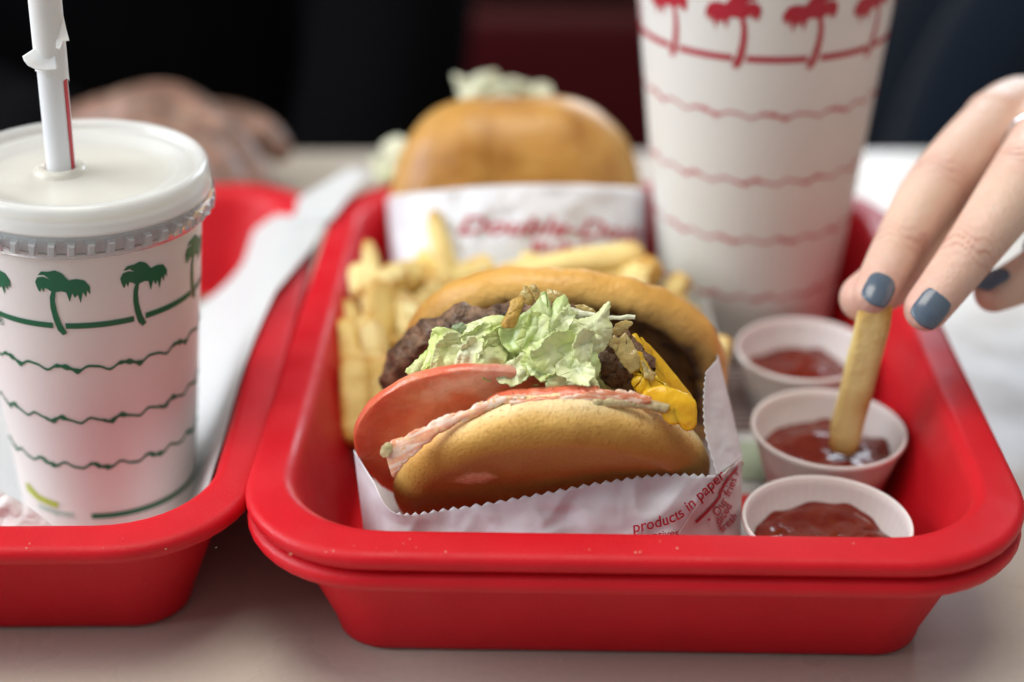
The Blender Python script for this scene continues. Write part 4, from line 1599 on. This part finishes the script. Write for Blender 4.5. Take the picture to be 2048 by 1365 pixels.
def hand_tint(co, no):
    t = np.tile(np.array(SK), (len(co), 1))
    for p in JALL:
        d = np.linalg.norm(co - p, axis=1)
        f = np.exp(-(d / .011) ** 2)[:, None] * .35
        t = t * (1 - f) + np.array(SKR) * f
    for p, ax in JO:
        d = co - np.array(p)
        s_ = d @ np.array(ax)
        near = np.linalg.norm(d, axis=1) < .017
        ln = np.exp(-(s_ / .0050) ** 2) * np.clip(np.cos(s_ * 2 * math.pi / .0030 + 2.5 * np.sin(co[:, 0] * 700)), 0, 1) * near * ((no @ np.array([-.1, -.75, .6])) > 0)
        t = t * (1 - .42 * ln[:, None] * np.array([.6, 1, 1]))
    for L in (IDX, MID, RNG, THB):
        d = np.linalg.norm(co - np.array(at(*L[4])), axis=1)
        f = np.exp(-(d / .011) ** 2)[:, None] * .5
        t = t * (1 - f) + np.array((.62, .31, .27)) * f
    return t


hd = remeshed("hand", parts, SKIN, None, .0010, 8, hand_post, hand_tint)
adopt(hd, pr)


def nail(L, r, facing, wid, length, fwd=0.0):
    """curved lacquered nail on the back of a finger tip"""
    tip, prev = at(*L[4]), at(*L[3])
    ax = (tip - prev).normalized()
    f = Vector(facing)
    nrm = (f - ax * f.dot(ax)).normalized()
    side = ax.cross(nrm)
    V, nu, nv = [], 15, 15
    for j in range(nv):
        v = j / (nv - 1)
        for i in range(nu):
            u = 2 * i / (nu - 1) - 1
            wv = wid * (1 - .30 * (2 * v - 1) ** 4 * (1 if v < .5 else .55))
            end = (1 - u * u) * .0016
            s = fwd + (-length * .5) + v * length + (end if v > .5 else -end * .7) * abs(2 * v - 1)
            x = u * wv / 2
            curve = math.sqrt(max(r * r - x * x, 0)) - r
            V.append(tip + ax * s + side * x + nrm * (r * .955 + curve * .9 + .0004 - .0016 * max(0, v - .45) ** 2 * 2 + .0004 * (1 - (2 * v - 1) ** 2)))
    o = mesh("fingernail", V, grid_faces(nu, nv), POLISH)
    solid(o, .0007, -1)
    return adopt(o, hd)


nail(IDX, IDXR[4], (-.05, -.86, .5), .0092, .0098, .0016)
nail(MID, MIDR[4], (.0, -.88, .48), .0100, .0106, .0014)
nail(RNG, RNGR[4], (-.80, -.45, .0), .0100, .0110, .0010)


def ring(name, L, i, f, r, t, mat, ww):
    p = at(*L[i]).lerp(at(*L[i + 1]), f)
    ax = (at(*L[i + 1]) - at(*L[i])).normalized()
    x = ax.cross(Vector((0, 0, 1))).normalized()
    y = ax.cross(x)
    V = []
    for (dr, dz) in ((0, -ww), (t, -ww * .7), (t, ww * .7), (0, ww), (-.0008, 0)):
        for q in range(40):
            a = 2 * math.pi * q / 40
            V.append(p + x * ((r + dr) * math.cos(a)) + y * ((r + dr) * math.sin(a)) + ax * dz)
    F = grid_faces(40, 5, True) + [(160 + q, 160 + (q + 1) % 40, (q + 1) % 40, q) for q in range(40)]
    o = mesh(name, V, F, mat)
    fix_normals(o)
    return adopt(o, hd)


ring("finger_ring", MID, 1, .52, .0117, .0012, SILVER, .0011)
ring("finger_ring", RNG, 2, .72, .0092, .0014, BLACKR, .0022)

# navy top: torso and the reaching sleeve
SH = Vector((.70, .56, .26))
EL = Vector((.74, .36, .14))
tp = [tube([(.36, .60, -.32), (.36, .60, -.15), (.400, .60, .00), (.56, .60, .16), (.62, .60, .26)], [.145, .140, .138, .145, .085], 28, 6, .78, up=(0, 1, 0)),
      tube([(.48, .60, .21), (.70, .58, .27)], [.07, .07], 20, 4),
      tube([SH, EL, FORE.lerp(WR, .12)], [.066, .052, .044], 24, 8),
      tube([(.47, .58, .20), (.30, .50, .0), (.26, .47, -.16)], [.050, .045, .040], 24, 8)]
adopt(remeshed("knit_top", tp, NAVYC, None, .006, 6), pr)

# ------------------------------------------------------------------ left-hand person, blurred
SK2 = (.17, .095, .068)
pl = thing("person", "person in black top with one blurred hand resting behind the left tray", "person", (-.27, .52, -.30))
y0 = .285
K = lambda x, y, k: at(x, y + 42, k)
hp = [tube([K(130, 260, .80), K(250, 225, .79), K(340, 205, .775), K(430, 260, .755)], [0.0197, 0.0209, 0.0197, 0.0164], 24, 8),
      tube([K(345, 190, .775), K(440, 235, .755), K(500, 310, .74), K(520, 372, .73)], [0.0103, 0.0103, 0.0094, 0.0078], 18, 6),
      tube([K(320, 200, .765), K(400, 255, .745), K(455, 325, .73), K(465, 385, .722)], [0.0103, 0.0103, 0.0094, 0.0078], 18, 6),
      tube([K(290, 210, .755), K(350, 275, .735), K(400, 345, .72), K(405, 395, .715)], [0.0098, 0.0098, 0.0090, 0.0074], 18, 6),
      tube([K(255, 225, .75), K(300, 290, .73), K(345, 355, .715), K(345, 395, .71)], [0.0086, 0.0086, 0.0078, 0.0066], 18, 6),
      tube([K(380, 205, .80), K(460, 205, .80), K(520, 225, .79), K(556, 258, .78)], [0.0115, 0.0103, 0.0094, 0.0074], 18, 6)]
hl = remeshed("hand", hp, SKIN, None, .0016, 10, None, lambda co, no: np.tile(np.array(SK2), (len(co), 1)))
adopt(hl, pl)
tp = [tube([(-.27, .62, -.32), (-.27, .62, -.15), (-.27, .61, .05), (-.27, .60, .22), (-.27, .60, .31)], [.185, .18, .178, .18, .09], 28, 6, .80, up=(0, 1, 0)),
      tube([(-.42, .60, .26), (-.12, .60, .26)], [.075, .075], 20, 4),
      tube([(-.13, .585, .24), (-.075, .52, .06), (-.10, .46, -.09)], [.055, .052, .050], 24, 8),
      tube([(-.46, .58, .24), (-.47, .45, .07), K(0, 275, .84), K(95, 262, .815)], [.058, .055, .046, .036], 24, 8)]
adopt(remeshed("black_top", tp, BLACKC, None, .006, 6), pl)


# crumbs and salt on the near rims and the table
V, F = [], []
rr = random.Random(77)
spots = [(rr.uniform(540, 2000), rr.uniform(1078, 1112), .0529) for _ in range(16)] + [(rr.uniform(20, 440), rr.uniform(1076, 1105), .0475) for _ in range(6)] + \
        [(rr.uniform(100, 1950), rr.uniform(1318, 1362), .0) for _ in range(9)]
for (x, y, z) in spots:
    c = atz(x, y, z)
    r = rr.uniform(.00012, .00030)
    n = len(V)
    for d in ((1, 0, 0), (-1, 0, 0), (0, 1, 0), (0, -1, 0), (0, 0, .9), (0, 0, -.6)):
        V.append(c + Vector((d[0] * r * rr.uniform(.6, 1.4), d[1] * r * rr.uniform(.6, 1.4), d[2] * r + .0003)))
    F += [(n, n + 2, n + 4), (n + 2, n + 1, n + 4), (n + 1, n + 3, n + 4), (n + 3, n, n + 4), (n + 2, n, n + 5), (n + 1, n + 2, n + 5), (n + 3, n + 1, n + 5), (n, n + 3, n + 5)]
CRUMB = M("crumb", (.75, .62, .42), rough=.7)
tag(mesh("crumbs", V, F, CRUMB, smooth=False), "pale crumbs and salt scattered on the near tray rims and table", "crumbs", kind="stuff")
